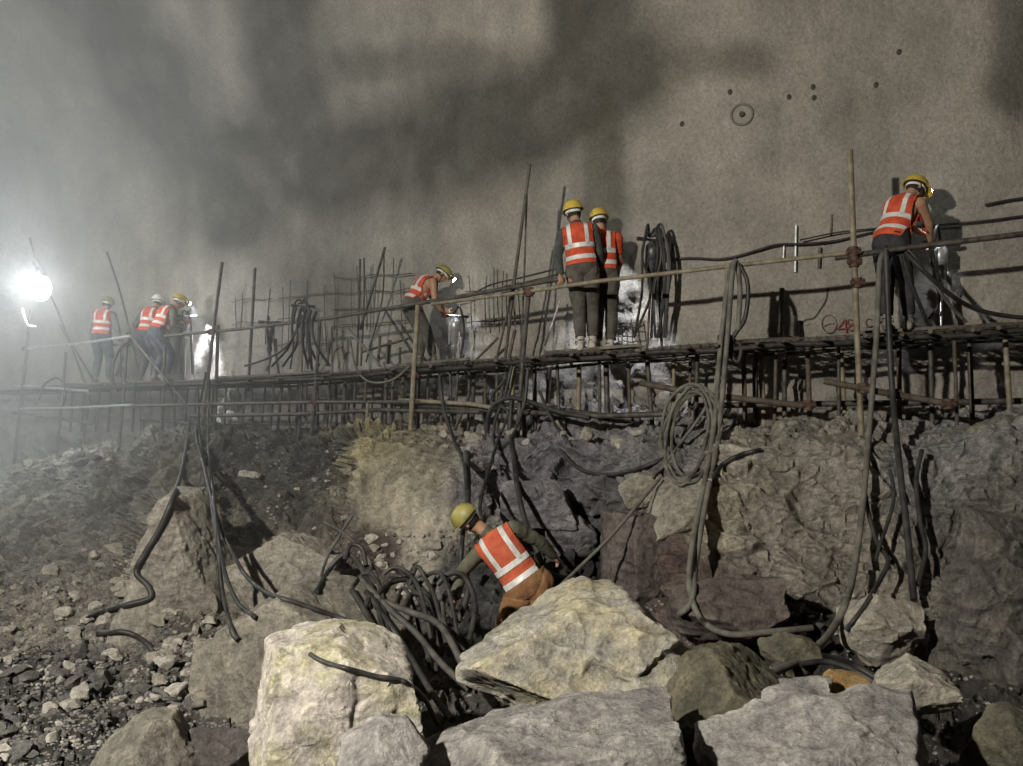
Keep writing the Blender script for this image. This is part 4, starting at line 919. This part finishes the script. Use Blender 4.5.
# ------------------------------------------------------------------ marks and fittings on the wall
def wall_frame(px, py):
    c = onwall(px, py, .0); a = onwall(px + 4, py); t = (a - c); t.z = 0; t.normalize(); n = Vector((-t.y, t.x, 0)); n = n if n.y < 0 else -n
    up = Vector((0, 0, 1)); wm = bpy.data.objects['wall_front']
    hit = wm.ray_cast(CAM, (c - CAM).normalized())
    if hit[0]: c = Vector(hit[1])
    return c, t, up, n
c, t, u, n = wall_frame(742, 115)
rt = thing('anchor_plate', c - u * .16, 'round dark ring with a bolt in its centre, high on the wall', 'anchor plate')
b = MB(); R0 = .135; ring = [c + n * .02 + t * math.cos(a) * R0 + u * math.sin(a) * R0 for a in np.linspace(0, 2 * math.pi, 33)]; b.tube(ring, .015, 8); b.build('ring', M['ring'], rt)
b = MB(); b.loft([(c + n * -.02, t * .125, u * .125), (c + n * .012, t * .125, u * .125)], 24); b.build('disc', M['wall_patch'] if 'wall_patch' in M else noise_mat('grout_disc', (.2, .185, .16), (.27, .25, .22), 12, .9, 0, .3), rt)
b = MB(); b.loft([(c, t * .035, u * .035), (c + n * .05, t * .035, u * .035), (c + n * .06, t * .022, u * .022)], 10); b.build('bolt', M['near_black'], rt)
for x, y, lab in ((730, 92, 'drilled hole up left of the ringed bolt'), (682, 124, 'drilled hole lower left of the ringed bolt'), (789, 97, 'drilled hole first to the right of the ringed bolt'), (814, 98, 'lower one of two drilled holes right of the ringed bolt'),
                  (813, 87, 'upper one of two drilled holes right of the ringed bolt'), (876, 85, 'drilled hole on the pale patch farthest right'), (899, 52, 'highest drilled hole at the upper right')):
    c, t, u, n = wall_frame(x, y); b = MB(); k = .032
    ring = []
    b.ell(c, t * k, u * k * 1.25, n * .018, 14, 8)  # solid dark dome, the hole's inner shade put into its colour
    tag(b.build('drill_hole', M['near_black']), lab, 'drilled hole')
def paint(name, strokes, px, py, r, mat, label):
    c, t, u, n = wall_frame(px, py); s = Yat(px, WALL_OFF) / F; b = MB()
    for st in strokes:
        q = catmull([c + n * .015 + t * (x * s) - u * (y * s) for x, y in st], 4)
        b.tube(q, r, 5)
    tag(b.build(name, M[mat]), label, 'painted mark')
circ = [(7 * math.cos(a), 9 * math.sin(a)) for a in np.linspace(-.6, 5.6, 12)]
paint('painted_mark', [circ, [(-5, 2), (0, 0), (5, 0)]], 829, 324, .007, 'red_faint', 'faded red painted ring with a bar across it, low on the wall')
paint('painted_mark', [[(4, 6), (3, -6), (2, -6), (-4, 2), (-3, 2), (5, 2)]], 842, 327, .012, 'red', 'red painted figure 4 beside the tall tan post')
paint('painted_mark', [[(3, -4), (-2, -5), (-3, -1), (1, 0), (4, 3), (0, 6), (-3, 3), (1, 0), (3, -4)]], 851, 325, .009, 'red', 'red painted figure 8 behind the tall tan post')
paint('painted_mark', [[(3, -3), (-1, -4), (-3, 0), (-1, 4), (3, 3)]], 869, 323, .008, 'red', 'red painted curl left of the right worker')
paint('painted_mark', [[(-14, 4), (-10, -6), (-2, -9), (4, -5), (6, 0)], [(4, 4), (6, -2), (14, -3), (18, 2)]], 342, 356, .014, 'red_faint', 'faded rusty red scrawl low on the wall left of the bent worker')
# crack in the lining
hz = [(828, 288), (826, 300), (820, 310), (814, 318), (806, 320), (800, 324)]
b = MB(); b.tube(catmull([wall_frame(x, y)[0] - Vector((0, .004, 0)) for x, y in hz], 4), .012, 5); tag(b.build('wall_crack', M['near_black']), 'dark crooked crack above the red ring on the wall', 'crack')

# red can at the right worker's feet
cpos = deck(911, .75, .06); rt = thing('drink_can', cpos, 'small red and white can on the deck by the right worker', 'can')
b = MB(); b.tube([cpos, cpos + Vector((0, 0, .012)), cpos + Vector((0, 0, .14)), cpos + Vector((0, 0, .155))], [.04, .046, .046, .038], 14); b.build('can_body', M['can'], rt)
b = MB(); b.tube([cpos + Vector((0, 0, .05)), cpos + Vector((0, 0, .085))], .0475, 14); b.build('white_band', M['band'], rt)

# ------------------------------------------------------------------ work lamp at the far left
LP = P(40, 288, 17.2)
rt = thing('work_lamp', LP - Vector((0, 0, .45)), 'blazing round work lamp hanging at the far left end', 'lamp')
b = MB(); b.ell(LP, (.2, 0, 0), (0, .2, 0), (0, 0, .25), 20, 14); b.build('globe', M['lampglow'], rt)
b = MB(); b.tube([LP + Vector((0, 0, .22)), LP + Vector((0, 0, .3)), LP + Vector((0, 0, .4))], [.1, .09, .04], 14); b.build('socket', M['plastic'], rt)
b = MB(); b.tube([LP + Vector((0, 0, .38)), LP + Vector((-.12, 0, .62)), LP + Vector((-.28, .1, 1.0))], .02, 8); b.build('hanger', M['steel_dark'], rt)
b = MB(); b.tube(catmull([LP + Vector((-.28, -.1, -.42)), LP + Vector((-.22, -.1, -.6)), LP + Vector((-.14, -.1, -.74)), LP + Vector((0, -.1, -.76))], 5), .02, 8); b.build('cable_end', M['band'], rt)
point('work_lamp_light', LP + Vector((0, -.3, 0)), 300, (.93, .97, 1), .1)

# ------------------------------------------------------------------ dust haze, thickest round the lamp at the far end
def haze():
    x0, x1, y0, y1, z0, z1 = -21, 7.5, 8.0, 23, 0.5, 12.2
    b = MB(); b.box(((x0 + x1) / 2, (y0 + y1) / 2, (z0 + z1) / 2), ((x1 - x0) / 2, 0, 0), (0, (y1 - y0) / 2, 0), (0, 0, (z1 - z0) / 2))
    m = bpy.data.materials.new('dust_haze'); m.use_nodes = True; nt = m.node_tree; nt.nodes.clear(); L = nt.links
    out = N(nt, 'ShaderNodeOutputMaterial'); vol = N(nt, 'ShaderNodeVolumeScatter'); vol.inputs['Color'].default_value = (.93, .97, 1, 1); vol.inputs['Anisotropy'].default_value = .1
    tc = N(nt, 'ShaderNodeTexCoord'); sx = N(nt, 'ShaderNodeSeparateXYZ'); L.new(tc.outputs['Object'], sx.inputs[0])
    mr = N(nt, 'ShaderNodeMapRange'); mr.inputs['From Min'].default_value = 1.0 + 6.75; mr.inputs['From Max'].default_value = -11.5 + 6.75; mr.inputs['To Min'].default_value = 0.0; mr.inputs['To Max'].default_value = .047
    mr.interpolation_type = 'SMOOTHSTEP'
    L.new(sx.outputs[0], mr.inputs['Value'])
    n = N(nt, 'ShaderNodeTexNoise', Scale=.35, Detail=3.0); L.new(tc.outputs['Object'], n.inputs['Vector'])
    mul = N(nt, 'ShaderNodeMath', operation='MULTIPLY'); L.new(mr.outputs[0], mul.inputs[0]); L.new(n.outputs[0], mul.inputs[1])
    m2 = N(nt, 'ShaderNodeMath', operation='MULTIPLY'); m2.inputs[1].default_value = 2.0; L.new(mul.outputs[0], m2.inputs[0]); L.new(m2.outputs[0], vol.inputs['Density'])
    L.new(vol.outputs[0], out.inputs['Volume'])
    o = b.build('dust_haze', m, None, loc=((x0 + x1) / 2, (y0 + y1) / 2, (z0 + z1) / 2), smooth=False); tag(o, 'grey dust hanging in the air around the lamp at left', 'dust haze', None, 'stuff')
haze()

# ------------------------------------------------------------------ workers
def ik(a, t, l1, l2, pole):
    a = Vector(a); t = Vector(t); d = t - a; L = d.length
    if L > (l1 + l2) * .985: t = a + d * ((l1 + l2) * .985 / L); d = t - a; L = d.length
    u = d / L; x = (l1 * l1 - l2 * l2 + L * L) / (2 * L); h = math.sqrt(max(l1 * l1 - x * x, 0))
    p = Vector(pole); p = p - u * p.dot(u); p = p.normalized() if p.length > 1e-4 else u.orthogonal().normalized()
    return a + u * x + p * h, t
def person(label, pel, neck, right, headc, face, footL, footR, handL, handR, vox=.01, S=1.0, st=None, toe=None, elbL=None, elbR=None, kneeL=None, kneeR=None, group='tunnel workers in orange vests'):
    st = st or {}
    pel, neck, headc = Vector(pel), Vector(neck), Vector(headc); up = (neck - pel).normalized()
    right = Vector(right); right = (right - up * right.dot(up)).normalized(); front = up.cross(right).normalized()
    face = Vector(face).normalized(); hup = (headc - neck).normalized() if st.get('headup') is None else Vector(st['headup']).normalized(); hup = (hup - face * hup.dot(face)).normalized(); hr = face.cross(hup).normalized()
    base = Vector((pel.x, pel.y, min(Vector(footL).z, Vector(footR).z) - .09))
    root = thing('person', base, label, 'person', group)
    prim = []                                                   # (label, MB)
    def new(lb): b = MB(); prim.append((lb, b)); return b
    L = (neck - pel).length
    b = new('torso'); rings = []
    bend = st.get('bend', 0.0)
    for t, ra, rb, f in ((-.2, .07, .06, -.01), (-.15, .13, .1, -.01), (-.06, .168, .125, -.012), (.05, .172, .128, -.01), (.22, .152, .112, 0), (.42, .152, .112, .0), (.62, .172, .122, -.004), (.8, .182, .118, -.012), (.92, .15, .095, -.016), (1.0, .085, .07, -.008), (1.05, .05, .05, 0)):
        c = pel + up * (t * L) + front * ((f + bend * 4 * max(t, 0) * max(1 - t, 0) * -1) * S); rings.append((c, right * ra * S, front * rb * S))
    b.loft(rings, 24)
    shc = neck - up * .07 * S
    sL, sR = shc - right * .185 * S, shc + right * .185 * S
    sL += Vector(st.get('shL', (0, 0, 0))); sR += Vector(st.get('shR', (0, 0, 0)))
    b = new('neck'); b.chain([neck - up * .06 * S, neck.lerp(headc, .65)], [.062 * S, .056 * S])
    hs = S * 1.0
    b = new('head'); b.ell(headc + hup * .012 * hs, hr * .077 * hs, face * .097 * hs, hup * .112 * hs, 20, 16)
    b.ell(headc - hup * .058 * hs + face * .024 * hs, hr * .056 * hs, face * .066 * hs, hup * .06 * hs, 14, 10)           # jaw
    b.chain([headc + face * .09 * hs + hup * .012 * hs, headc + face * .11 * hs - hup * .03 * hs], [.010 * hs, .017 * hs], 8)    # nose
    b.ell(headc + face * .083 * hs + hup * .026 * hs, hr * .055 * hs, face * .016 * hs, hup * .011 * hs)                         # brow
    b.ell(headc + face * .083 * hs - hup * .058 * hs, hr * .026 * hs, face * .013 * hs, hup * .013 * hs)                         # mouth
    for s in (-1, 1): b.ell(headc + hr * s * .08 * hs - face * .005 * hs - hup * .008 * hs, hr * .012 * hs, face * .02 * hs, hup * .033 * hs, 10, 8)
    jn = {}
    for sd, sh, tgt, pole in ((-1, sL, handL, elbL), (1, sR, handR, elbR)):
        pole = Vector(pole) if pole is not None else (-front * .6 + right * sd * .5 - up * .6)
        el, wr = ik(sh, tgt, .285 * S, .25 * S, pole)
        b = new('uparm'); b.chain([sh, sh.lerp(el, .45), el], [.066 * S, .056 * S, .045 * S])
        b = new('forearm'); b.chain([el, el.lerp(wr, .35), wr], [.045 * S, .044 * S, .029 * S])
        fw = (wr - el).normalized(); cu = st.get('curl', .7)
        pn = Vector(st.get('palmL' if sd < 0 else 'palmR', front * .3 - right * sd)).normalized(); pn = (pn - fw * pn.dot(fw)).normalized()   # palm faces this way
        lat = fw.cross(pn).normalized()                          # across the knuckles
        thumb = lat if lat.dot(up if abs(fw.dot(up)) < .8 else front) > 0 else -lat
        b = new('hand'); pc = wr + fw * .05 * S
        b.ell(pc, lat * .042 * S, pn * .019 * S, fw * .055 * S, 14, 10)
        for k, (off, ln) in enumerate(((.031, .073), (.011, .082), (-.01, .076), (-.03, .06))):
            r0 = wr + fw * .088 * S + thumb * off * S; d = fw.copy(); pts = [r0 - fw * .02 * S, r0]; rr = [.0095 * S, .0095 * S]; q = r0
            for j, seg in enumerate((.45, .32, .23)):
                a = cu * (.8 + .1 * j + .06 * k); d = (d * math.cos(a) + pn * math.sin(a)).normalized() if j or True else d
                pn2 = pn; q = q + d * ln * seg * S; pts.append(q); rr.append((.009 - .0008 * j) * S)
            b.chain(pts, rr, 8)
        t0 = wr + fw * .03 * S + thumb * .03 * S; t1 = t0 + (thumb * .7 + fw * .6 + pn * .3).normalized() * .042 * S; t2 = t1 + (fw * .8 + pn * .6 + thumb * .1).normalized() * .036 * S
        b.chain([t0 - thumb * .015 * S, t0, t1, t2], [.012 * S, .0125 * S, .011 * S, .009 * S], 8)
        jn[sd] = (sh, el, wr)
    hipc = pel - up * .05 * S
    toe = Vector(toe).normalized() if toe is not None else Vector((front.x, front.y, 0)).normalized()
    for sd, ft, pole in ((-1, footL, kneeL), (1, footR, kneeR)):
        hp = hipc + right * sd * .092 * S; pole = Vector(pole) if pole is not None else toe + Vector((0, 0, .15))
        kn, an = ik(hp, ft, .43 * S, .42 * S, pole)
        b = new('thigh'); b.chain([hp, hp.lerp(kn, .4), kn], [.098 * S, .088 * S, .062 * S], 14)
        b = new('shin'); b.chain([kn, kn.lerp(an, .35), kn.lerp(an, .8), an], [.06 * S, .06 * S, .042 * S, .04 * S], 14)
        b = new('foot'); z = an.z - .065 * S; g = Vector((an.x, an.y, z))
        sdv = toe.cross(Vector((0, 0, 1))).normalized()
        b.loft([(g + toe * t * S + Vector((0, 0, h * .5 - .02)) * S, sdv * w * S, Vector((0, 0, 1)) * h * S) for t, w, h in ((-.085, .02, .02), (-.075, .036, .045), (-.02, .041, .055), (.06, .044, .042), (.13, .048, .032), (.175, .04, .024), (.195, .02, .012))], 14)
        b.chain([an, g + Vector((0, 0, .02))], [.046 * S, .045 * S], 12)
    # one continuous skin
    allb = MB(); kd_pts = []
    for lb, b in prim:
        allb.add(b.v, b.f); kd_pts += [(v, lb) for v in b.v]
    m = allb.mesh('body', base); bb = bmesh.new(); bb.from_mesh(m); bmesh.ops.recalc_face_normals(bb, faces=bb.faces); bb.to_mesh(m); bb.free()
    tmp = bpy.data.objects.new('tmp', m); C.objects.link(tmp)
    md = tmp.modifiers.new('r', 'REMESH'); md.mode = 'VOXEL'; md.voxel_size = vox
    ms = tmp.modifiers.new('s', 'SMOOTH'); ms.iterations = 3; ms.factor = .5
    dg = bpy.context.evaluated_depsgraph_get(); me = bpy.data.meshes.new_from_object(tmp.evaluated_get(dg))
    bpy.data.objects.remove(tmp); bpy.data.meshes.remove(m)
    me.name = 'body'; me.materials.clear(); me.polygons.foreach_set('use_smooth', [True] * len(me.polygons))
    link('body', me, M['skin'], root)
    kd = KDTree(len(kd_pts))
    for i, (v, _) in enumerate(kd_pts): kd.insert(v - base, i)
    kd.balance()
    nv = len(me.vertices); co = np.zeros(nv * 3, np.float32); me.vertices.foreach_get('co', co); co = co.reshape(-1, 3)
    no = np.zeros(nv * 3, np.float32); me.vertices.foreach_get('normal', no); no = no.reshape(-1, 3)
    lab = np.array([kd_pts[kd.find(c)[1]][1] for c in co])
    polys = [tuple(p.vertices) for p in me.polygons]
    upn, rn, fn = np.array(up), np.array(right), np.array(front); pl = np.array(pel - base)
    rel = co - pl; hz_ = rel @ upn; hx = rel @ rn; hy = rel @ fn
    def garment(name, mask, off, mat, cuts=(), parent=root, fold=.008, thick=.006, seed=0):
        """cloth: the chosen part of the body pushed outwards, trimmed by planes for clean hems"""
        sel = [f for f in polys if all(mask[i] for i in f)]
        if not sel: return None
        used = sorted({i for f in sel for i in f}); mp = {i: k for k, i in enumerate(used)}
        wr = fbm(co[used] * 9 + seed, 3, seed) * fold + fbm(co[used] * np.array([22, 22, 6]) + seed, 2, seed + 3) * fold * .6 if fold else 0
        vv = co[used] + no[used] * (off + wr)[:, None] if fold else co[used] + no[used] * off
        mm = bpy.data.meshes.new(name); mm.from_pydata(vv.tolist(), [], [tuple(mp[i] for i in f) for f in sel]); mm.update()
        b2 = bmesh.new(); b2.from_mesh(mm)
        for c_, n_ in cuts:
            bmesh.ops.bisect_plane(b2, geom=b2.verts[:] + b2.edges[:] + b2.faces[:], plane_co=Vector(c_) - base, plane_no=Vector(n_), clear_outer=True)
        bmesh.ops.smooth_vert(b2, verts=[v for v in b2.verts if not v.is_boundary], factor=.4, use_axis_x=True, use_axis_y=True, use_axis_z=True)
        b2.to_mesh(mm); b2.free(); mm.polygons.foreach_set('use_smooth', [True] * len(mm.polygons))
        if not len(mm.polygons): return None
        o = link(name, mm, mat, parent)
        sm_ = o.modifiers.new('thickness', 'SOLIDIFY'); sm_.thickness = thick; sm_.offset = -1
        return o
    isL = lambda *a: np.isin(lab, a)
    # trousers, shirt, vest
    mask = isL('thigh', 'shin') | (isL('torso') & (hz_ < .12 * S))
    garment('trousers', mask, st.get('loose', .02) * S, st.get('trou', M['trou_khaki']), [(pel + up * st.get('waist', .09) * S, up)], fold=.012, seed=2)
    if st.get('apron'): pass
    sleeves = st.get('sleeves', 'long')
    if sleeves != 'none':
        labs = ('torso', 'uparm', 'forearm') if sleeves == 'long' else ('torso', 'uparm')
        mask = isL(*labs) & ((hz_ > .02 * S) | isL('uparm', 'forearm')) & ~isL('hand')
        garment('shirt', mask, .012 * S, st.get('shirt', M['shirt']), [], fold=.007, seed=5)
    arm_r = .185 * S
    vm = isL('torso', 'uparm', 'neck') & (np.abs(hx) < arm_r + .03) & (hz_ > -.06 * S) & (hz_ < L + .02)
    vcuts = [(pel + right * .178 * S, right), (pel - right * .178 * S, -right), (pel + up * st.get('hem', .02) * S, -up), (neck + up * .005, up * 1.0 + front * .25)]
    vest = None
    if st.get('vest', True):
        vest = garment('vest', vm, .03 * S, st.get('vestmat', M['vest']), vcuts, fold=.006, seed=8, thick=.012)
        w = .027 * S; o2 = .036 * S
        for hgt in st.get('bands', (.12, .25)):
            c_ = pel + up * hgt * S
            garment('reflective_band', vm, o2, M['tape'], vcuts + [(c_ + up * w, up), (c_ - up * w, -up)], vest, .006, .006, 8)
        for s in (-1, 1):
            c_ = pel + right * s * .105 * S
            garment('reflective_strap', vm, o2, M['tape'], vcuts + [(c_ + right * w * .85, right), (c_ - right * w * .85, -right), (pel + up * st.get('bands', (.12, .25))[-1] * S, -up)], vest, .006, .006, 8)
    # boots
    garment('boots', isL('foot') | (isL('shin') & (co[:, 2] < .4 * S)), .006, st.get('boot', M['boot']), [(base + Vector((0, 0, max(Vector(footL).z, Vector(footR).z) - base.z + .17 * S)), Vector((0, 0, 1)))] if not st.get('noboot') else [], fold=0, thick=.004)
    # gloves are not worn; short hair on the nape
    hrel = co - np.array(headc - base); hu = hrel @ np.array(hup); hf = hrel @ np.array(face)
    hair = isL('head') & ((hf < .035 * S) & (hu > -.065 * S) | (hu > .045 * S)) & (np.abs(hrel @ np.array(hr)) < .083 * S)
    garment('hair', hair, .004, M['hair'], [], fold=.003, thick=.003)
    for s in (-1, 1):
        b = MB(); b.ell(headc + face * .088 * hs + hr * s * .031 * hs + hup * .008 * hs, hr * .013 * hs, face * .009 * hs, hup * .008 * hs, 10, 8); b.build('eye', M['eye'], root)
    b = MB(); b.ell(headc + face * .096 * hs - hup * .058 * hs, hr * .023 * hs, face * .006 * hs, hup * .008 * hs, 10, 6); b.build('lips', M['lip'], root)
    # helmet
    hat = st.get('hat', M['hat']); hc = headc + hup * .036 * hs; tilt = .12
    hu2 = (hup - face * tilt).normalized(); hf2 = hr.cross(hu2).normalized(); hf2 = hf2 if hf2.dot(face) > 0 else -hf2
    b = MB(); vs_ = []; fs = []; U, W_ = 36, 12
    for i in range(W_ + 1):
        ph = (math.pi / 2) * i / W_
        for j in range(U):
            a = 2 * math.pi * j / U; x, y = math.cos(a), math.sin(a)
            rid = 1 + (.035 * math.exp(-(x / .14) ** 2) + .018 * math.exp(-((abs(x) - .42) / .09) ** 2)) * math.sin(ph) ** .7
            k = math.cos(ph) ** .8; vs_.append(hc + (hr * x * .118 + hf2 * y * .142) * k * hs + hu2 * (math.sin(ph) * .125 * rid) * hs)
    for i in range(W_):
        for j in range(U):
            a = i * U + j; c_ = i * U + (j + 1) % U; fs.append((a, c_, c_ + U, a + U))
    b.add(vs_, fs); hat_o = b.build('helmet', hat, root)
    so = hat_o.modifiers.new('thickness', 'SOLIDIFY'); so.thickness = .004
    b = MB(); vs_ = []; fs = []
    for i, (k, dz) in enumerate(((.98, .006), (1.06, .0), (1.0, -.006))):
        for j in range(U):
            a = 2 * math.pi * j / U; x, y = math.cos(a), math.sin(a); fr = max(y, 0) ** 2
            rx = .118 + (.012 if i == 1 else 0) ; ry = .142 + (.014 if i == 1 else 0) + (.055 * fr if i == 1 else 0)
            vs_.append(hc + (hr * x * rx + hf2 * y * ry) * hs + hu2 * (dz - (.022 * fr if i == 1 else 0)) * hs)
    for i in range(2):
        for j in range(U): a = i * U + j; c_ = i * U + (j + 1) % U; fs.append((a, c_, c_ + U, a + U))
    b.add(vs_, fs); br = b.build('brim', hat, hat_o); so = br.modifiers.new('thickness', 'SOLIDIFY'); so.thickness = .005
    b = MB(); ring = [hc - hu2 * .022 * hs + (hr * math.cos(a) * .094 + hf2 * math.sin(a) * .116) * hs for a in np.linspace(0, 2 * math.pi, 25)]
    vs_ = []; fs = []
    for p_ in ring: vs_ += [p_ - hu2 * .016 * hs, p_ + hu2 * .016 * hs]
    for k in range(len(ring) - 1): fs.append((2 * k, 2 * k + 2, 2 * k + 3, 2 * k + 1))
    b.add(vs_, fs); hb = b.build('headband', M['band'], hat_o); so = hb.modifiers.new('thickness', 'SOLIDIFY'); so.thickness = .006
    b = MB(); b.tube(catmull([hc + hr * .09 * hs - hu2 * .02 * hs, headc + hr * .07 * hs - hup * .07 * hs + face * .03 * hs, headc - hup * .125 * hs + face * .05 * hs, headc - hr * .07 * hs - hup * .07 * hs + face * .03 * hs, hc - hr * .09 * hs - hu2 * .02 * hs], 5), .006, 6); b.build('chin_strap', M['plastic'], hat_o)
    if st.get('lamp'):
        pw, aim = st['lamp']; lp = hc + hf2 * .165 * hs + hu2 * .03 * hs
        b = MB(); b.tube([lp - hf2 * .03, lp + hf2 * .012, lp + hf2 * .02], [.03, .034, .037], 14); h_ = b.build('headlamp', M['plastic'], hat_o)
        b = MB(); b.ell(lp + hf2 * .022, hr * .038, hu2 * .038, hf2 * .02, 14, 8); b.build('headlamp_lens', M['led'], hat_o)
        spot('headlamp_light', lp + hf2 * .06, aim, pw, st.get('cone', 60), (.86, .9, 1), .6, .02)
    return root

Z = Vector((0, 0, 1)); X = Vector((1, 0, 0))
def foot(px, o, S=1.0, dx=0): return deck(px, o, .09 + .065 * S) + X * dx
# --- the pair standing in the middle
p = deck(583, .28, .085); S = 1.06
person('worker with dark sleeves and orange vest resting a hand on the handrail', p + Vector((.0, 0, .97 * S)), p + Vector((-.06, .03, 1.47 * S)), (1, -.12, 0), p + Vector((-.10, .1, 1.645 * S)), (-.25, .95, -.15),
       p + Vector((-.02, -.02, .066)), p + Vector((.14, .1, .066)), at(560, 288, .0) + Z * .05, p + Vector((.26, .22, .88)), .009, S,
       dict(trou=M['trou_khaki'], shirt=M['shirt'], boot=M['boot_pale'], curl=.8, palmL=(0, 0, -1), bands=(.1, .24), lamp=(300, onwall(556, 388)), cone=30), elbL=(-1, -.3, .1), toe=(.25, 1, 0))
p = deck(599, .66, .085)
person('worker right behind the one with dark sleeves, only his right side showing', p + Vector((.06, 0, .96 * S)), p + Vector((.05, .02, 1.44 * S)), (1, -.25, 0), p + Vector((.03, .1, 1.62 * S)), (.1, .95, -.25),
       p + Vector((-.02, 0, .066)), p + Vector((.16, .06, .066)), p + Vector((-.3, .25, .9)), p + Vector((.28, .3, .95)), .009, S,
       dict(trou=M['trou_khaki'], sleeves='short', shirt=M['vest'], boot=M['boot_pale'], bands=(.1, .24), lamp=(420, onwall(630, 334)), cone=44), toe=(.35, 1, 0))
# --- the one at the right with bare arms
p = deck(902, .3, .085); S = 1.05
person('worker in sleeveless orange vest and black trousers drilling at the right', p + Vector((-.06, 0, .96 * S)), p + Vector((.16, .12, 1.42 * S)), (.62, -.78, 0), p + Vector((.31, .2, 1.56 * S)), (.86, .2, -.5),
       p + Vector((-.13, .02, .066)), p + Vector((.12, .0, .066)), at(938, 245, .9), at(932, 247, .75), .009, S,
       dict(trou=M['trou_black'], sleeves='none', boot=M['boot'], bands=(.07, .22), hem=-.04, lamp=(40, at(950, 400, 1.2)), cone=60), toe=(.6, .8, 0), elbR=(.6, -.5, -.6), elbL=(-.3, -.2, -.8))
# --- bent over the drill left of the middle
p = deck(420, .42, .085); S = 1.0
person('shirtless worker in a short vest bending over a drill under his headlamp', p + Vector((-.12, .0, .9)), p + Vector((.14, .12, 1.3)), (.45, -.9, 0), p + Vector((.3, .2, 1.39)), (.68, .1, -.7),
       p + Vector((-.02, .05, .066)), p + Vector((.2, -.05, .066)), at(452, 317, .85), at(442, 312, .7), .01, S,
       dict(trou=M['trou_khaki'], sleeves='none', vestmat=M['vest'], bands=(.06, .2), hat=M['hat_olive'], bend=.03, lamp=(60, at(470, 395, 1.3)), cone=60, headup=(.6, .3, .75)), toe=(.85, .5, 0), elbR=(-.1, -.5, -.8), elbL=(0, .3, -.8))
# --- the group at the far left
p = deck(158, .35, .085); S = 1.12
person('worker with yellow helmet leaning right towards the brightly lit drill at left', p + Vector((-.05, 0, .93)) * 1.08, p + Vector((.12, .15, 1.38)) * 1.08, (.75, -.6, 0), p + Vector((.25, .24, 1.52)) * 1.08, (.72, .45, -.5),
       p + Vector((-.1, .02, .066)) * 1.08, p + Vector((.14, .0, .066)) * 1.08, at(185, 322, .8), at(182, 326, .7), .013, S, dict(trou=M['trou_navy'], shirt=M['shirt_olive'], vestmat=M['vest'], lamp=(800, onwall(206, 352)), cone=50), toe=(.7, .6, 0))
p = deck(144, .6, .085)
person('worker with pale helmet half hidden behind the leaning worker at left', p + Vector((0, 0, .95)) * 1.08, p + Vector((.08, .1, 1.43)) * 1.08, (.9, -.3, 0), p + Vector((.14, .2, 1.59)) * 1.08, (.5, .8, -.3),
       p + Vector((-.12, .02, .066)) * 1.08, p + Vector((.14, .0, .066)) * 1.08, p + Vector((-.2, .35, 1.0)) * 1.08, p + Vector((.3, .35, 1.0)) * 1.08, .013, S, dict(trou=M['trou_navy'], shirt=M['shirt_olive'], hat=M['hat_white']), toe=(.4, .8, 0))
p = deck(99, .4, .085); S = 1.11
person('worker seen from the back standing alone nearest the bright lamp', p + Vector((0, 0, .95)) * 1.08, p + Vector((.03, .03, 1.44)) * 1.08, (1, -.1, 0), p + Vector((.06, .08, 1.6)) * 1.08, (-.1, .95, -.2),
       p + Vector((-.13, .02, .066)) * 1.08, p + Vector((.14, .05, .066)) * 1.08, p + Vector((-.3, .2, .9)) * 1.08, p + Vector((.32, .15, .86)) * 1.08, .013, S, dict(trou=M['trou_navy'], shirt=M['shirt_grey'], hat=M['hat_olive'], lamp=(3, onwall(90, 330))), toe=(0, 1, 0))
# --- the one crouching among the boulders
pe = P(526, 583, 8.5); ne = P(492, 534, 8.55); hd = P(469, 520, 8.55)
person('worker bent over among the boulders in a dusty orange vest and brown trousers', pe, ne, (.82, -.1, .62), hd, (-.45, .6, -.65), P(497, 680, 8.45), P(548, 690, 8.45), P(455, 598, 8.2), P(560, 560, 8.85), .009, 1.06,
       dict(trou=M['trou_brown'], shirt=M['shirt_olive'], vestmat=M['vest_dull'], loose=.045, waist=.035, hat=M['hat_olive'], bands=(.065, .2), hem=.02, headup=(-.8, -.05, .6)), toe=(-.2, 1, 0), elbL=(-1, -.3, -.1), elbR=(1, -.2, .4))
